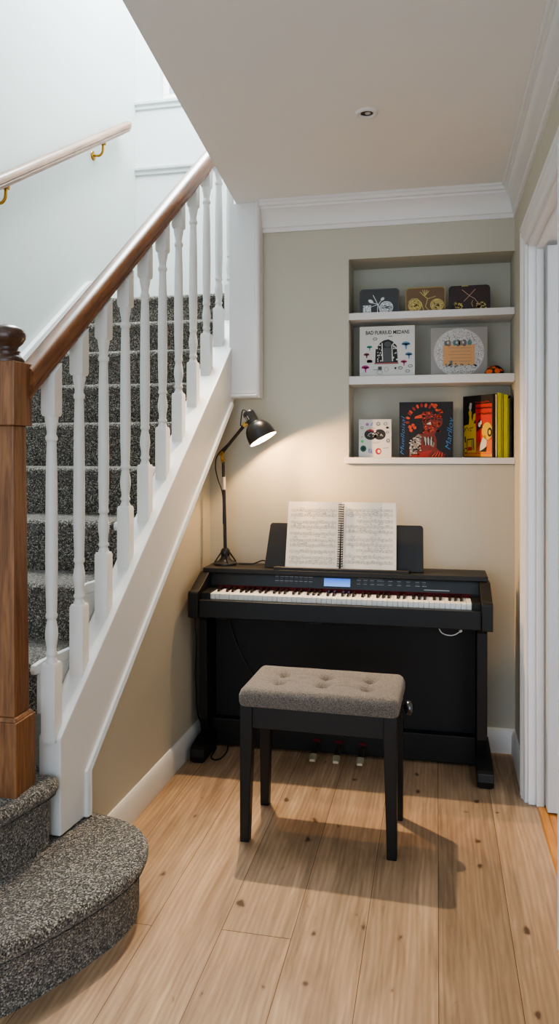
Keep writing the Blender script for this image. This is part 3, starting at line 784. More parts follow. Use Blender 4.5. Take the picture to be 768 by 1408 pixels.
sc_ = MB().lathe([(.001, -.042), (.020, -.042), (.027, -.036), (.029, -.028), (.029, .018), (.031, .022), (.001, .024)], tuple(S0), tuple(ax), 28).build('lamp_socket', LB, lp, smooth=40)
out_ = [(.026, .018), (.031, .022), (.046, .032), (.058, .048), (.065, .068), (.068, .090), (.069, .112)]
inn = [(.0675, .112), (.066, .090), (.063, .069), (.056, .050), (.044, .035), (.028, .026), (.001, .0245)]
m_ = MB().lathe(out_+[(.069, .1125), (.0675, .1125)], tuple(S0), tuple(ax), 40, 0, False)
m_.lathe([(.0675, .1125)]+inn, tuple(S0), tuple(ax), 40, 1, False)
me_sh = m_.build('lamp_shade', [LB, M['lampin']], lp, smooth=50)
bc = S0+ax*.066
MB().sphere(tuple(bc), .022, .022, .022).build('bulb', M['bulb'], lp, smooth=60)
for k in range(3):
    qd = Vector((0, 0, 1)).rotation_difference(ax)
    a = math.radians(-62-22*(k-1)) 
    c = S0+qd @ Vector((.0288*math.cos(a), .0288*math.sin(a), -.006)); rad_ = (qd @ Vector((math.cos(a), math.sin(a), 0)))
    tn = ax.cross(rad_).normalized()
    m_ = MB().prism([c+tn*u+ax*v for u, v in ((-.002, -.012), (.002, -.012), (.002, .008), (-.002, .008))], [c+tn*u+ax*v+rad_*.0012 for u, v in ((-.002, -.012), (.002, -.012), (.002, .008), (-.002, .008))])
    s_ = m_.build('vent_slot', mat('vent_pale', (.5, .48, .45, 1), .5, bump=.01) if k == 0 else bpy.data.materials['vent_pale'], lp); s_.parent = sc_
m_ = MB().tube(spline([tuple(S0-ax*.042), tuple(S0-ax*.055+Vector((-.016, 0, -.006))), tuple(S0+Vector((-.05, -.004, .002))), tuple(S0+Vector((-.052, -.006, -.03))), tuple(E_+Vector((-.006, -.012, -.004))), tuple((E_+J)/2+Vector((0, -.012, 0))), tuple(J+Vector((-.012, -.016, -.004))), tuple(J+Vector((-.026, -.016, -.06))), tuple(J+Vector((-.016, -.014, -.12))), tuple(PT+Vector((0, -.012, -.16))), tuple(PT+Vector((.003, -.011, -.3)))], 8), .0028, 8)
m_.build('lamp_cable', M['cable'], lp, smooth=60)
tag(MB().tube(spline([(-.936, 3.475, .8596), (-.90, 3.478, .8596), (-.86, 3.485, .862), (-.82, 3.50, .875), (-.80, 3.52, .8595)], 8), .003, 8).build('lamp_lead', M['cable'], smooth=60), 'short black lead lying on the piano lid beside the lamp base', 'cable')

# ------------------------------------------------------------------ bench
bch = thing('piano_bench', 'black piano bench with a button-tufted grey tweed seat in front of the piano', 'bench', (-.408, 2.737, 0), rz=math.radians(-1.6))
bw, bd = .283, .163
BB = M['benchblk']
for sx in (-1, 1):
    for sy in (-1, 1):
        ox, oy = sx*(bw-.004), sy*(bd-.004); w0, w1 = .046, .034
        m_ = MB()
        rs = []
        for z, w in ((0.0, w1), (.12, .037), (.40, w0), (.490, w0)):
            xs = sorted((ox, ox-sx*w)); ys_ = sorted((oy, oy-sy*w))
            rs.append([(xs[0], ys_[0], z), (xs[1], ys_[0], z), (xs[1], ys_[1], z), (xs[0], ys_[1], z)])
        m_.rings(rs).build('leg', BB, bch, bevel=.003, local=True)
ap = MB()
ap.box(-bw+.04, bw-.04, -bd+.010, -bd+.030, .410, .488); ap.box(-bw+.04, bw-.04, bd-.030, bd-.010, .410, .488)
ap.box(-bw+.010, -bw+.030, -bd+.04, bd-.04, .410, .488); ap.box(bw-.030, bw-.010, -bd+.04, bd-.04, .410, .488)
ap.build('apron', BB, bch, bevel=.002, local=True)
# cushion: rounded slab with dimples where the buttons pull it in
a_, b_, r_ = .287, .166, .030
btn = [(x, y) for y in (-.045, .058) for x in (-.165, 0., .165)]
def seat_z(x, y):
    dxe = max(0, abs(x)-(a_-r_))/r_; dye = max(0, abs(y)-(b_-r_))/r_
    e = min(1, math.hypot(dxe, dye)); z = .551-r_*(1-math.sqrt(max(0, 1-e*e)))*1.0
    z += .004*(1-(x/a_)**2)*(1-(y/b_)**2)
    for p, q_ in btn:
        d2 = (x-p)**2+(y-q_)**2; z -= .020*math.exp(-d2/(2*.015**2))+.008*math.exp(-d2/(2*.042**2))
    for (p, q_), (p2, q2) in [(btn[i], btn[j]) for i in range(6) for j in range(i+1, 6) if math.dist(btn[i], btn[j]) < .2]:
        L2 = (p2-p)**2+(q2-q_)**2; t = max(0, min(1, ((x-p)*(p2-p)+(y-q_)*(q2-q_))/L2))
        d = math.hypot(x-p-t*(p2-p), y-q_-t*(q2-q_)); z -= .0035*math.exp(-d*d/(2*.007**2))
    return z
def rr(sx, sy):   # square -> rounded rectangle
    x, y = sx*a_, sy*b_; cr = .028
    ex, ey_ = max(0, abs(x)-(a_-cr)), max(0, abs(y)-(b_-cr))
    h = math.hypot(ex, ey_)
    m = max(ex, ey_)
    if h > 1e-9 and ex > 0 and ey_ > 0: ex, ey_ = ex*m/h, ey_*m/h
    return (math.copysign(min(abs(x), a_-cr)+ex, x), math.copysign(min(abs(y), b_-cr)+ey_, y))
NU, NV = 76, 48; vs = []; fs = []
def ease(t): return math.copysign(1-(1-abs(t))**1.35, t) if False else t
for j in range(NV+1):
    for i in range(NU+1):
        x, y = rr(ease(2*i/NU-1), ease(2*j/NV-1)); edge = i in (0, NU) or j in (0, NV)
        vs.append((x, y, .523 if edge else seat_z(x, y)))
for j in range(NV):
    for i in range(NU):
        k = j*(NU+1)+i; fs.append((k, k+1, k+NU+2, k+NU+1))
border = [i for i in range(NU+1)]+[j*(NU+1)+NU for j in range(1, NV+1)]+[NV*(NU+1)+i for i in range(NU-1, -1, -1)]+[j*(NU+1) for j in range(NV-1, 0, -1)]
n0 = len(vs); nb_ = len(border)
for z, s_ in ((.500, .998), (.489, .985)):
    vs += [(vs[k][0]*s_, vs[k][1]*s_, z) for k in border]
for i in range(nb_):
    j = (i+1) % nb_
    fs.append((border[i], border[j], n0+j, n0+i)); fs.append((n0+i, n0+j, n0+nb_+j, n0+nb_+i))
fs.append([n0+nb_+i for i in range(nb_)])
cu_ = MB().add(vs, fs).build('seat_cushion', M['fabric'], bch, smooth=70, local=True)
for p, q_ in btn:
    z = seat_z(p, q_)
    o = MB().sphere((p, q_, z+.001), .009, .009, .004, 16, 8).build('button', M['fabric'], bch, smooth=60, local=True); o.parent = cu_
for sx in (1, -1):
    m_ = MB().lathe([(.001, 0), (.008, 0), (.009, .018), (.014, .022), (.022, .025), (.0265, .032), (.025, .044), (.016, .050), (.001, .051)], (sx*(bw-.010), .015, .470), (sx, 0, 0), 20)
    m_.build('height_knob', mat('smoked_knob', (.13, .13, .135, 1), .15, .8, bump=.005) if sx == 1 else bpy.data.materials['smoked_knob'], bch, smooth=45, local=True)

# ------------------------------------------------------------------ shelves in the niche
SH = [(1.372, .030, -.436, 'bottom'), (1.765, .040, NX+.001, 'middle'), (2.072, .034, NX+.001, 'top')]
for z, t, x0, nm in SH:
    m_ = MB()
    if nm == 'bottom':
        m_.box(x0, XR-.001, YB-.016, YB-.0005, z-t, z); m_.box(NX+.001, XR-.001, YB-.0005, NYB-.001, z-t, z)
    else: m_.box(x0, XR-.001, YB-.004, NYB-.001, z-t, z)
    tag(m_.build('niche_shelf', M['shelf'], bevel=.002), {'bottom': 'lowest white shelf of the wall niche, under the upright books', 'middle': 'middle white shelf of the wall niche, under two square pictures', 'top': 'topmost white shelf of the wall niche, carrying three small boxes'}[nm], 'shelf', 'white shelves in the niche')
Z3, Z2, Z1 = (s[0] for s in SH)

def rrect(w, h, r, n=6, bottom=True):
    pts = []
    for cx, cy, a0 in ((w/2-r, h-r, 0), (-w/2+r, h-r, PI/2)):
        pts += [(cx+r*math.cos(a0+PI/2*k/n), cy+r*math.sin(a0+PI/2*k/n)) for k in range(n+1)]
    return pts+[(-w/2, 0), (w/2, 0)]
# three small boxes
def tin(x0, x1, z1, label, body, edge, motif):
    w = x1-x0; h = z1-Z1; xc = (x0+x1)/2; y = 3.655; d = .075
    r = thing('decorated_box', label, 'box', (xc, y, Z1), 'decorated boxes on the top shelf')
    m_ = MB(); pts = rrect(w-.006, h-.003, .016)
    m_.prism_y([(xc+u, Z1+v) for u, v in pts], y, y+d, 0)
    motif(Face(m_, (xc-w/2, y, Z1), (1, 0, 0), (0, 0, 1), (0, -1, 0), .0005), w, h)
    m_.build('box_body', motif.mats(body), r)
    m_ = MB(); o_ = rrect(w, h, .018); i_ = rrect(w-.007, h-.0045, .015)
    m_.rings([[(xc+u, y-.002, Z1+v) for u, v in o_], [(xc+u, y-.002, Z1+v) for u, v in i_], [(xc+u, y+.006, Z1+v) for u, v in i_], [(xc+u, y+.006, Z1+v) for u, v in o_], [(xc+u, y-.002, Z1+v) for u, v in o_]], cap=False)
    m_.build('rim', edge, r, smooth=40)
    return r
def rosette(f, u, v, R, mi, mi2):
    for k in range(4): f.ring(u, v, R*(1-.22*k), R*(1-.22*k)*.92, R*.13, mi)
    g = random.Random(int(u*1e4))
    f.up()
    for k in range(26):
        a, q_ = g.uniform(0, 2*PI), R*g.uniform(.1, .95); f.disc(u+q_*math.cos(a), v+q_*.9*math.sin(a), R*.13, R*.1, mi if k % 3 else mi2, 6)
def mot_a(f, w, h):
    f.up(); g = random.Random(5)
    f.rect(.017, .004, .056, .043, 1); f.up()
    for k in range(36): f.disc(.019+g.random()*.035, .006+g.random()*.035, .003, .002, 2 if k % 2 else 3, 6)
    rosette(f, .130, .030, .031, 1, 2)
    f.line([(.087, .004), (.089, .046), (.066, .092)], .003, 1).line([(.102, .004), (.092, .046), (.112, .072)], .003, 1).line([(.092, .046), (.060, .036), (.036, .028)], .0022, 1)
    f.disc(.055, .062, .013, .008, 1, rot=-.5); f.line([(.06, .055), (.092, .046)], .003, 1); f.disc(.112, .072, .010, .007, 1, rot=.6)
    f.line([(.112, .074), (.120, .086)], .002, 2).line([(.117, .074), (.130, .080)], .002, 2)
mot_a.mats = lambda b: [b, mat('silver_leaf', (.62, .62, .60, 1), .35, .5, bump=.05), mat('silver_dark', (.12, .12, .12, 1), .4, .4, bump=.05), mat('silver_mid', (.3, .3, .3, 1), .4, .4, bump=.05)]
def mot_b(f, w, h):
    f.up(); rosette(f, .044, .033, .030, 1, 2); rosette(f, .148, .033, .030, 1, 2)
    f.line([(.012, .05), (.03, .066), (.055, .066), (.075, .045), (.086, .006)], .0025, 1).line([(.112, .006), (.094, .026), (.104, .064), (.142, .074)], .0025, 1)
    f.line([(.104, .064), (.088, .078), (.068, .098)], .003, 1)
    for a, b in ((.080, .106), (.090, .108), (.101, .106), (.110, .102)): f.line([(.092, .078), (a, b)], .003, 1)
mot_b.mats = lambda b: [b, mat('gold_leaf', (.55, .42, .14, 1), .35, .6, bump=.05), mat('gold_dark', (.16, .10, .03, 1), .4, .4, bump=.05)]
def mot_c(f, w, h):
    f.up(); g = random.Random(9)
    for u in (.040, .146):
        f.disc(u, .004, .030, .042, 3, 20, 0, PI); f.up()
        for k in range(40):
            a, q_ = g.uniform(0, PI), g.uniform(0, 1)**.5; f.disc(u+.027*q_*math.cos(a), .006+.036*q_*math.sin(a), .0042, .0032, 1 if k % 3 else 2, 6)
    f.line([(.062, .100), (.096, .070), (.120, .056), (.150, .012)], .0024, 4).line([(.124, .101), (.088, .062), (.070, .044)], .0024, 4)
    f.line([(.112, .048), (.106, .034), (.112, .016)], .002, 1).line([(.016, .05), (.03, .046), (.05, .046), (.068, .05)], .002, 3)
    f.rect(.060, .115, .090, .119, 1)
mot_c.mats = lambda b: [b, bpy.data.materials['gold_leaf'], bpy.data.materials['gold_dark'], mat('umber', (.012, .006, .004, 1), .5, bump=.05), mat('pink_gold', (.52, .30, .22, 1), .4, .4, bump=.05)]
tin(-.370, -.178, Z1+.122, 'charcoal box with silver flower and wheel motif, left end of the top shelf', mat('charcoal_lacquer', (.045, .044, .042, 1), .4, bump=.02), mat('dark_steel', (.09, .09, .09, 1), .35, .8, bump=.01), mot_a)
tin(-.147, .040, Z1+.120, 'bronze brown box with gold tree motif, middle of the top shelf', mat('bronze_lacquer', (.165, .095, .045, 1), .45, .2, bump=.02), mat('aged_gold', (.3, .22, .09, 1), .3, .9, bump=.01), mot_b)
tin(.056, .247, Z1+.119, 'dark reddish brown box with crossed pink lines, right end of the top shelf', mat('oxblood_lacquer', (.035, .0105, .006, 1), .4, bump=.02), mat('dark_umber_edge', (.014, .006, .004, 1), .45, 0., bump=.01), mot_c)

# pictures and boards standing on the shelves
def board(name, label, cat, x0, x1, z0, z1, y, d, mats, art, group=None):
    m_ = MB().box(x0, x1, y, y+d, z0, z1)
    art(Face(m_, (x0, y, z0), (1, 0, 0), (0, 0, 1), (0, -1, 0), .0004), x1-x0, z1-z0)
    o = m_.build(name, mats); return tag(o, label, cat, group)
cW = colour(214, 211, 204); cK = colour(34, 32, 32); cG = colour(120, 118, 114)
def art1(f, w, h):
    f.text('BAD FURRIUD MEDANS', .030, h-.040, w-.055, .019, 1, 0., .022)
    # arch of black rocks round a grey doorway
    f.poly([(.075, .062), (.078, .135), (.100, .166), (.118, .178), (.140, .182), (.160, .172), (.180, .150), (.186, .062)], 1); f.up()
    f.rect(.116, .072, .156, .142, 2); f.disc(.137, .158, .018, .014, 2, 14); f.rect(.072, .062, .188, .069, 6)
    g = random.Random(2)
    for k in range(26):
        s_ = g.choice((-1, 1)); u = .132+s_*g.uniform(.024, .05); v = .075+g.random()*.085
        f.disc(u, v, g.uniform(.002, .006), g.uniform(.002, .005), 0, 7)
    f.line([(.112, .075), (.109, .165)], .005, 0).line([(.160, .075), (.156, .150), (.168, .165)], .005, 0)
    f.up()
    def shroom(u, v, s_, ci, tilt=0):
        f.disc(u, v, .018*s_, .012*s_, ci, 14, 0, PI); f.disc(u, v, .018*s_, .004*s_, ci, 14); f.poly([(u-.004*s_, v), (u+.006*s_, v), (u+.003*s_, v-.022*s_), (u-.001*s_, v-.022*s_)], ci); f.up()
        for q_ in range(4): f.disc(u-.010*s_+q_*.007*s_, v+.004*s_, .002*s_, .0014*s_, 1, 6)
    shroom(.048, .145, .75, 7); shroom(.028, .045, 1.05, 3); shroom(.224, .155, 1.15, 4); shroom(.238, .105, .95, 4); shroom(.214, .070, .85, 5)
    shroom(.034, .108, .8, 6); f.rect(.036, .070, .062, .082, 1); f.rect(.040, .072, .056, .085, 6)
    for u, v in ((.075, .185), (.245, .050), (.232, .026), (.198, .042)): f.ring(u, v, .010, .006, .002, 1, 10)
    f.line([(.066, .034), (.110, .036)], .002, 2); f.rect(.090, .034, .108, .050, 2); f.ring(.098, .022, .014, .010, .0012, 2, 12); f.ring(.130, .036, .010, .012, .0012, 2, 10)
    f.rect(.170, .036, .178, .046, 1); f.line([(.140, .196), (.160, .197)], .003, 2)
board('illustrated_board', 'square white picture of a black rock archway with coloured mushrooms and a title', 'picture', -.370, -.104, Z2, Z2+.247, 3.66, .02,
      [cW, cK, colour(84, 84, 84), colour(196, 60, 140), colour(98, 142, 178), colour(206, 84, 124), colour(160, 92, 92), colour(92, 176, 160)], art1, 'pictures on the shelves')
def art2(f, w, h):
    cx, cz = w*.50, h*.48; g = random.Random(4)
    f.disc(cx, cz, .118, .116, 1, 40); f.up()
    for k in range(620):
        a = g.uniform(0, 2*PI); q_ = (.55+.45*g.random())**.9 if False else g.uniform(.5, 1.)
        u, v = cx+.115*q_*math.cos(a), cz+.113*q_*math.sin(a)
        if abs(u-cx) < .074 and abs(v-cz+.005) < .052: continue
        s_ = g.uniform(.0012, .0026); f.disc(u, v, s_, s_, 2 if k % 2 else 4, 6)
    f.up(); f.rect(cx-.074, cz-.062, cx+.074, cz+.038, 3); f.up()
    for k in range(5): f.line([(cx-.05+.01*(k % 2), cz+.022-.016*k), (cx+.056, cz+.022-.016*k)], .0014, 2)
    for k, u in enumerate((-.058, -.046, -.018, -.004, .010, .026, .050)):
        f.disc(cx+u, cz+.046, .011, .013+.004*(k % 2), (2, 6, 5, 2, 6, 2, 5)[k], 10)
    f.up()
    for u in (-.052, -.01, .02): f.disc(cx+u, cz+.048, .005, .007, 1, 8)
    for k in range(16): f.disc(cx-.07+g.random()*.15, cz-.062+g.uniform(-.006, .008), .005, .004, 2 if k % 2 else 5, 7)
    f.rect(cx-.042, cz-.060, cx-.030, cz-.038, 2)
board('dotted_circle_board', 'square grey board with a white dotted circle around an orange label', 'picture', -.028, .236, Z2, Z2+.232, 3.68, .02,
      [colour(158, 152, 146), colour(196, 192, 188), colour(112, 112, 112), colour(214, 160, 108), colour(228, 226, 224), colour(96, 132, 124), colour(140, 128, 104)], art2, 'pictures on the shelves')
# orange and black ornament
tr = thing('beetle_ornament', 'small orange and black beetle ornament at the right of the middle shelf', 'ornament', (.266, 3.64, Z2))
m_ = MB(); cxo, cyo = .266, 3.652
rs = []
for k in range(9):
    a = PI/2*k/8; rs.append([(cxo+.045*math.cos(a)*math.cos(t)+.004*k/8, cyo+.027*math.cos(a)*math.sin(t), Z2+.001+.042*math.sin(a)) for t in [2*PI*i/24 for i in range(24)]])
m_.rings(rs); m_.build('body', colour(26, 20, 18, .35), tr, smooth=60)
m_ = MB(); f = None
def patch(u, v, ru, rv, rot=0.):
    pts = []
    for i in range(16):
        a = 2*PI*i/16; x, z = ru*math.cos(a), rv*math.sin(a); x, z = u+x*math.cos(rot)-z*math.sin(rot), max(.001, v+x*math.sin(rot)+z*math.cos(rot))
        k = max(0., 1-(x/.045)**2-(z/.042)**2); pts.append((cxo+x, cyo-.027*math.sqrt(k)-.0012, Z2+z))
    c = (cxo+u, cyo-.027*math.sqrt(max(0, 1-(u/.045)**2-(v/.042)**2))-.0025, Z2+v)
    m_.add(pts+[c], [(i, (i+1) % 16, 16) for i in range(16)])
patch(-.025, .012, .015, .011, .3); patch(.012, .014, .013, .012); patch(-.004, .032, .027, .006, -.05); patch(.032, .020, .009, .007, -.7)
m_.build('orange_marking', colour(232, 104, 28, .4), tr, smooth=60)
# bottom shelf
def art3(f, w, h):
    f.disc(w*.36, h*.60, w*.19, h*.14, 1, 24); f.disc(w*.64, h*.60, w*.19, h*.14, 1, 24); f.up()
    f.rect(w*.27, h*.69, w*.46, h*.725, 3); g = random.Random(8)
    for k in range(26): f.disc(w*(.27+g.random()*.46), h*(.545+g.random()*.10), .0025, .002, 0, 6)
    f.disc(w*.5, h*.70, w*.035, h*.05, 0, 12)
    f.line([(w*.32, h*.765), (w*.5, h*.765)], .0022, 3).line([(w*.42, h*.40), (w*.66, h*.40)], .0014, 2).line([(w*.45, h*.375), (w*.60, h*.37)], .0014, 2)
    f.disc(w*.14, h*.23, w*.095, h*.085, 4, 20); f.up().disc(w*.14, h*.23, w*.055, h*.05, 1, 14); f.disc(w*.60, h*.16, w*.09, h*.085, 3, 20); f.up(); f.disc(w*.62, h*.16, w*.045, h*.045, 0, 12)
    f.disc(w*.11, h*.42, w*.045, h*.04, 5, 7); f.ring(w*.35, h*.17, w*.05, h*.05, .003, 6, 10); f.line([(w*.3, h*.22), (w*.42, h*.1)], .003, 6)
    f.disc(w*.26, h*.87, w*.05, h*.04, 7, 8); f.line([(w*.38, h*.83), (w*.42, h*.92)], .005, 6); f.ring(w*.60, h*.88, w*.05, h*.04, .004, 2, 10); f.ring(w*.82, h*.88, w*.05, h*.035, .003, 2, 8)
    f.disc(w*.88, h*.78, w*.05, h*.03, 1, 8); f.ring(w*.88, h*.66, w*.04, h*.03, .003, 2, 8); f.ring(w*.10, h*.78, w*.04, h*.03, .003, 2, 8); f.line([(w*.08, h*.52), (w*.12, h*.56)], .003, 2)
    f.ring(w*.90, h*.44, w*.045, h*.045, .004, 2, 8); f.line([(w*.74, h*.24), (w*.92, h*.25)], .0025, 2)
board('small_printed_card', 'small white block with two dark ovals ringed by little coloured stickers', 'picture', -.374, -.216, Z3, Z3+.186, 3.66, .025,
      [cW, colour(44, 42, 42), colour(118, 114, 112), colour(178, 44, 52), colour(32, 104, 84), colour(84, 196, 108), colour(120, 128, 196), colour(176, 112, 176)], art3, 'pictures on the shelves')
def art4(f, w, h):
    g = random.Random(6); R1, R2, R3, GR, BL = 1, 2, 3, 4, 5
    # crouching striped red figure on black
    f.poly([(w*.18, 0), (w*.20, h*.22), (w*.24, h*.33), (w*.36, h*.43), (w*.46, h*.42), (w*.45, h*.56), (w*.43, h*.72), (w*.42, h*.80), (w*.50, h*.83), (w*.62, h*.82), (w*.66, h*.74), (w*.72, h*.78), (w*.80, h*.70), (w*.80, h*.60), (w*.72, h*.50), (w*.66, h*.42), (w*.70, h*.30), (w*.69, h*.18), (w*.74, h*.12), (w*.86, h*.06), (w*.84, 0)], R1); f.up()
    f.poly([(w*.20, h*.02), (w*.20, h*.22), (w*.25, h*.33), (w*.36, h*.42), (w*.42, h*.38), (w*.40, h*.26), (w*.34, h*.12)], GR)
    f.poly([(w*.44, h*.38), (w*.56, h*.34), (w*.66, h*.26), (w*.64, h*.18), (w*.54, h*.24), (w*.46, h*.30)], GR); f.up()
    for k in range(60): f.disc(w*(.20+g.random()*.20), h*(.05+g.random()*.32), .005, .003, 0 if k % 2 else 6, 6)
    for k in range(7): f.line([(w*(.47+.025*k), h*.22), (w*(.45+.03*k), h*.37)], .003, 6 if k % 2 else 0)
    for k in range(90):
        u, v = g.uniform(.44, .76), g.uniform(.44, .82); f.disc(w*u, h*v, g.uniform(.003, .009), .003, (R2, R3, 0, R2)[k % 4], 7, rot=g.uniform(-.8, .8))
    f.poly([(w*.20, h*.01), (w*.44, h*.10), (w*.62, h*.13), (w*.52, h*.01)], R3); f.poly([(w*.60, h*.02), (w*.72, h*.13), (w*.84, h*.05), (w*.82, h*.01)], R3); f.up()
    for k in range(9): f.line([(w*(.58+.03*k), h*.02), (w*(.66+.02*k), h*.09)], .004, R2 if k % 2 else 0)
    f.disc(w*.545, h*.68, .008, .005, 0, 10); f.disc(w*.615, h*.70, .007, .005, 0, 10); f.poly([(w*.50, h*.60), (w*.60, h*.59), (w*.58, h*.64)], 6)
    f.poly([(w*.42, h*.78), (w*.30, h*.74), (w*.28, h*.70), (w*.43, h*.71)], R2)
    # arc of segments on the left, blocks at top right
    for k in range(9):
        a = math.radians(186-15*k-(8 if k < 3 else 0)); u, v = w*.45+w*.30*math.cos(a), h*.62+h*.32*math.sin(a)
        f.disc(u, v, .0115, .0068, R2 if k % 2 else R3, 5, rot=a)
    for u, v in ((.20, .55), (.26, .58), (.22, .49), (.29, .54)): f.disc(w*u, h*v, .009, .010, R2, 5, rot=.6)
    for u, v in ((.62, .95), (.68, .94), (.66, .91), (.70, .85), (.76, .84), (.78, .82)): f.disc(w*u, h*v, .010, .007, R2, 5, rot=-.5)
    f.text('Muelloisal', w*.085, h*.05, h*.70, .018, BL, math.radians(88), -.012, .35); f.text('Marllov', w*.945, h*.14, h*.58, .024, BL, math.radians(84), -.012, .35)
board('red_figure_canvas', 'black canvas with a red crouching horned figure and blue script down both sides', 'picture', -.178, .077, Z3, Z3+.268, 3.665, .03,
      [colour(20, 19, 22), colour(112, 42, 30), colour(206, 78, 42), colour(148, 40, 32), colour(132, 126, 118), colour(66, 128, 190), colour(206, 196, 180)], art4, 'pictures on the shelves')
# picture book standing at an angle
pb = thing('picture_book', 'tall red, black and yellow illustrated book standing at an angle on the lowest shelf', 'book', (.208, 3.72, Z3))
A = Vector((.128, 3.800, Z3)); B = Vector((.262, 3.630, Z3)); ex = (B-A).normalized(); nn = Vector((ex.y, -ex.x, 0)); W = (B-A).length; HB = .300
m_ = MB(); t_ = .010
m_.prism([A, B, B-nn*t_, A-nn*t_], [p+Vector((0, 0, HB)) for p in (A, B, B-nn*t_, A-nn*t_)])
f = Face(m_, A, ex, (0, 0, 1), nn, .0004); w, h = W, HB
f.rect(.004, .004, w-.008, .25*h, 2); f.rect(.42*w, .06*h, w-.012, .855*h, 1); f.up()
f.poly([(.42*w, .06*h), (w-.012, .06*h), (w-.012, .28*h), (.70*w, .30*h), (.42*w, .10*h)], 5); f.up()
f.poly([(.02*w, .09*h), (.04*w, .52*h), (.26*w, .55*h), (.42*w, .55*h), (.44*w, .46*h), (.44*w, .09*h)], 3); f.up()
f.poly([(.20*w, .54*h), (.22*w, .66*h), (.19*w, .73*h), (.25*w, .80*h), (.30*w, .73*h), (.29*w, .66*h), (.32*w, .58*h), (.36*w, .70*h), (.43*w, .72*h), (.42*w, .62*h), (.35*w, .54*h)], 3)
f.up(); f.disc(.255*w, .815*h, .010, .014, 4, 10); f.disc(.265*w, .85*h, .009, .012, 4, 10); f.line([(.26*w, .75*h), (.26*w, .80*h)], .006, 4)
f.line([(.06*w, .46*h), (.14*w, .49*h), (.18*w, .46*h)], .003, 0).line([(.22*w, .47*h), (.30*w, .48*h), (.36*w, .49*h)], .003, 0).line([(.04*w, .42*h), (.10*w, .46*h)], .004, 0); f.disc(.27*w, .435*h, .004, .004, 0, 8); f.disc(.19*w, .445*h, .003, .003, 0, 8)
f.line([(.14*w, .12*h), (.15*w, .29*h), (.36*w, .30*h), (.37*w, .12*h)], .005, 0).line([(.31*w, .28*h), (.32*w, .12*h)], .004, 0).ring(.10*w, .11*h, .012, .012, .004, 0, 12).line([(.09*w, .24*h), (.08*w, .34*h)], .008, 0)
f.rect(.17*w, .11*h, .30*w, .17*h, 1)
# white bird with a dark hat and an orange fan
f.poly([(.55*w, .09*h), (.58*w, .20*h), (.66*w, .32*h), (.76*w, .36*h), (.79*w, .26*h), (.76*w, .10*h)], 4); f.disc(.80*w, .42*h, .036, .042, 3, 18); f.up(); f.disc(.885*w, .40*h, .016, .022, 0, 14); f.up().disc(.885*w, .40*h, .008, .012, 3, 10)
f.poly([(.46*w, .42*h), (.50*w, .56*h), (.57*w, .62*h), (.64*w, .54*h), (.66*w, .47*h), (.56*w, .46*h), (.50*w, .42*h)], 0); f.up(); f.disc(.56*w, .525*h, .009, .012, 4, 10); f.disc(.61*w, .56*h, .006, .010, 4, 10)
f.poly([(.54*w, .09*h), (.76*w, .09*h), (.79*w, .18*h), (.70*w, .14*h)], 0); f.rect(.05*w, .085*h, .9*w, .092*h, 3); f.rect(.05*w, .062*h, .55*w, .067*h, 1)
g = random.Random(1)
for v, a0, a1, c_ in ((.885, .42, .86, 1), (.79, .44, .93, 6), (.70, .50, .94, 6)):
    u = a0
    while u < a1:
        q_ = g.uniform(.02, .05); f.line([(u*w, (v+g.uniform(-.012, .012))*h), ((u+q_)*w, (v+g.uniform(-.012, .012))*h)], .005 if c_ == 6 else .0025, c_); u += q_*.8
f.rect(w-.009, .004, w, h-.004, 0)
m_.build('cover', [colour(22, 20, 20), colour(206, 50, 40), colour(226, 146, 36), colour(226, 182, 44), colour(216, 212, 198), colour(220, 104, 44), colour(100, 22, 22)], pb)
MB().prism([A-nn*(t_+.0003)+ex*.003+Vector((0, 0, .003)), B-nn*(t_+.0003)-ex*.001+Vector((0, 0, .003)), B-nn*(t_+.010)-ex*.001+Vector((0, 0, .003)), A-nn*(t_+.010)+ex*.003+Vector((0, 0, .003))],
           [A-nn*(t_+.0003)+ex*.003+Vector((0, 0, HB-.003)), B-nn*(t_+.0003)-ex*.001+Vector((0, 0, HB-.003)), B-nn*(t_+.010)-ex*.001+Vector((0, 0, HB-.003)), A-nn*(t_+.010)+ex*.003+Vector((0, 0, HB-.003))]).build('page_block', M['paper'], pb)
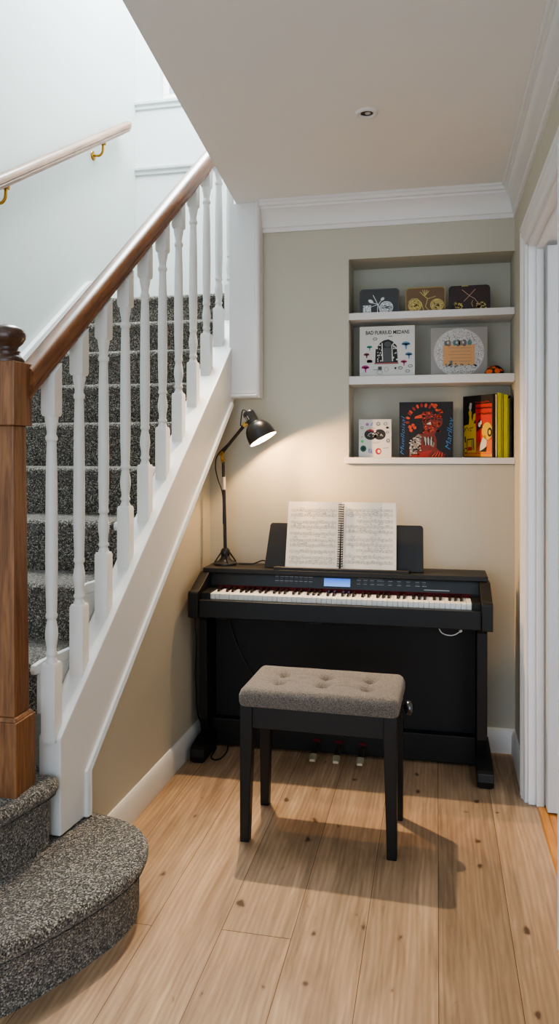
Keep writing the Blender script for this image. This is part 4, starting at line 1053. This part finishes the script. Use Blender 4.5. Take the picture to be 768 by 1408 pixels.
# row of thin books
YL = [(.2795, .2975, .305, (208, 196, 40), 'thin yellow book standing beside the angled picture book'), (.2985, .3055, .302, (186, 176, 34), 'thinnest yellow book, second in the row on the lowest shelf'),
      (.3075, .3275, .297, (200, 192, 44), 'widest yellow book spine in the row on the lowest shelf'), (.3285, .3350, .280, (150, 150, 52), 'short olive yellow book near the niche side wall'),
      (.3360, .3440, .292, (30, 26, 24), 'thin dark book against the right side of the niche')]
for a, b, hh_, c_, lab in YL:
    r = thing('slim_book', lab, 'book', ((a+b)/2, 3.70, Z3), 'slim books on the lowest shelf')
    m_ = MB().prism_z([(a, 3.80), (a, 3.652), (a+.0015, 3.649), (b-.0015, 3.649), (b, 3.652), (b, 3.80), (b-.001, 3.80), (b-.001, 3.655), (a+.001, 3.655), (a+.001, 3.80)], Z3, Z3+hh_)
    m_.build('cover', colour(*c_), r)
    MB().box(a+.0012, b-.0012, 3.656, 3.797, Z3+.002, Z3+hh_-.003).build('page_block', M['paper'], r)

# ------------------------------------------------------------------ light
def area(name, loc, rot, sx, sy, power, col):
    l = bpy.data.lights.new(name, 'AREA'); l.shape = 'RECTANGLE'; l.size = sx; l.size_y = sy; l.energy = power; l.color = col
    o = bpy.data.objects.new(name, l); C.objects.link(o); o.location = loc; o.rotation_euler = rot; return o
def lamp_light(name, kind, power, col, loc, aim=None, cone=0., soft=.012):
    l = bpy.data.lights.new(name, kind); l.energy = power; l.color = col; l.shadow_soft_size = soft
    o = bpy.data.objects.new(name, l); C.objects.link(o); o.location = loc
    if aim is not None:
        l.spot_size = math.radians(cone); l.spot_blend = 1.; o.rotation_euler = Vector(aim).to_track_quat('-Z', 'Y').to_euler()
    return o
lamp_light('lamp_bulb_glow', 'POINT', 15., (1., .61, .29), bc+ax*.024)
lamp_light('lamp_bulb_beam', 'SPOT', 42., (1., .56, .24), bc+ax*.024, (.92, .02, -.44), 100)
lamp_light('added_warm_spot', 'SPOT', 200., (1., .78, .52), (-.86, 3.46, 2.58), (.50, -.98, -2.56), 64, .025)  # added spot without a fixture, placed to set bench and piano shadow edges
area('stairwell_skylight', (-1.45, 3.9, 5.3), (0, 0, 0), 1.1, 1.9, 205., (.90, .96, 1.))
area('added_hall_fill', (-.25, .75, 2.6), (0, 0, 0), .5, .5, 1.5, (1., .99, .97))  # unseen fill added overhead to light the near floor and its bounce
area('next_room_light', (1.6, 1.4, 2.6), (0, 0, 0), 1.5, 2., 15., (1., .98, .96))
w = bpy.data.worlds.new('world'); bpy.context.scene.world = w; w.use_nodes = True
bg = w.node_tree.nodes['Background']; bg.inputs[0].default_value = (.70, .84, 1., 1); bg.inputs[1].default_value = 2.5
sc = bpy.context.scene
sc.view_settings.view_transform = 'AgX'; sc.view_settings.look = 'AgX - Medium High Contrast'; sc.view_settings.exposure = .09; sc.view_settings.gamma = 1.
sc.cycles.max_bounces = 8; sc.cycles.use_denoising = True
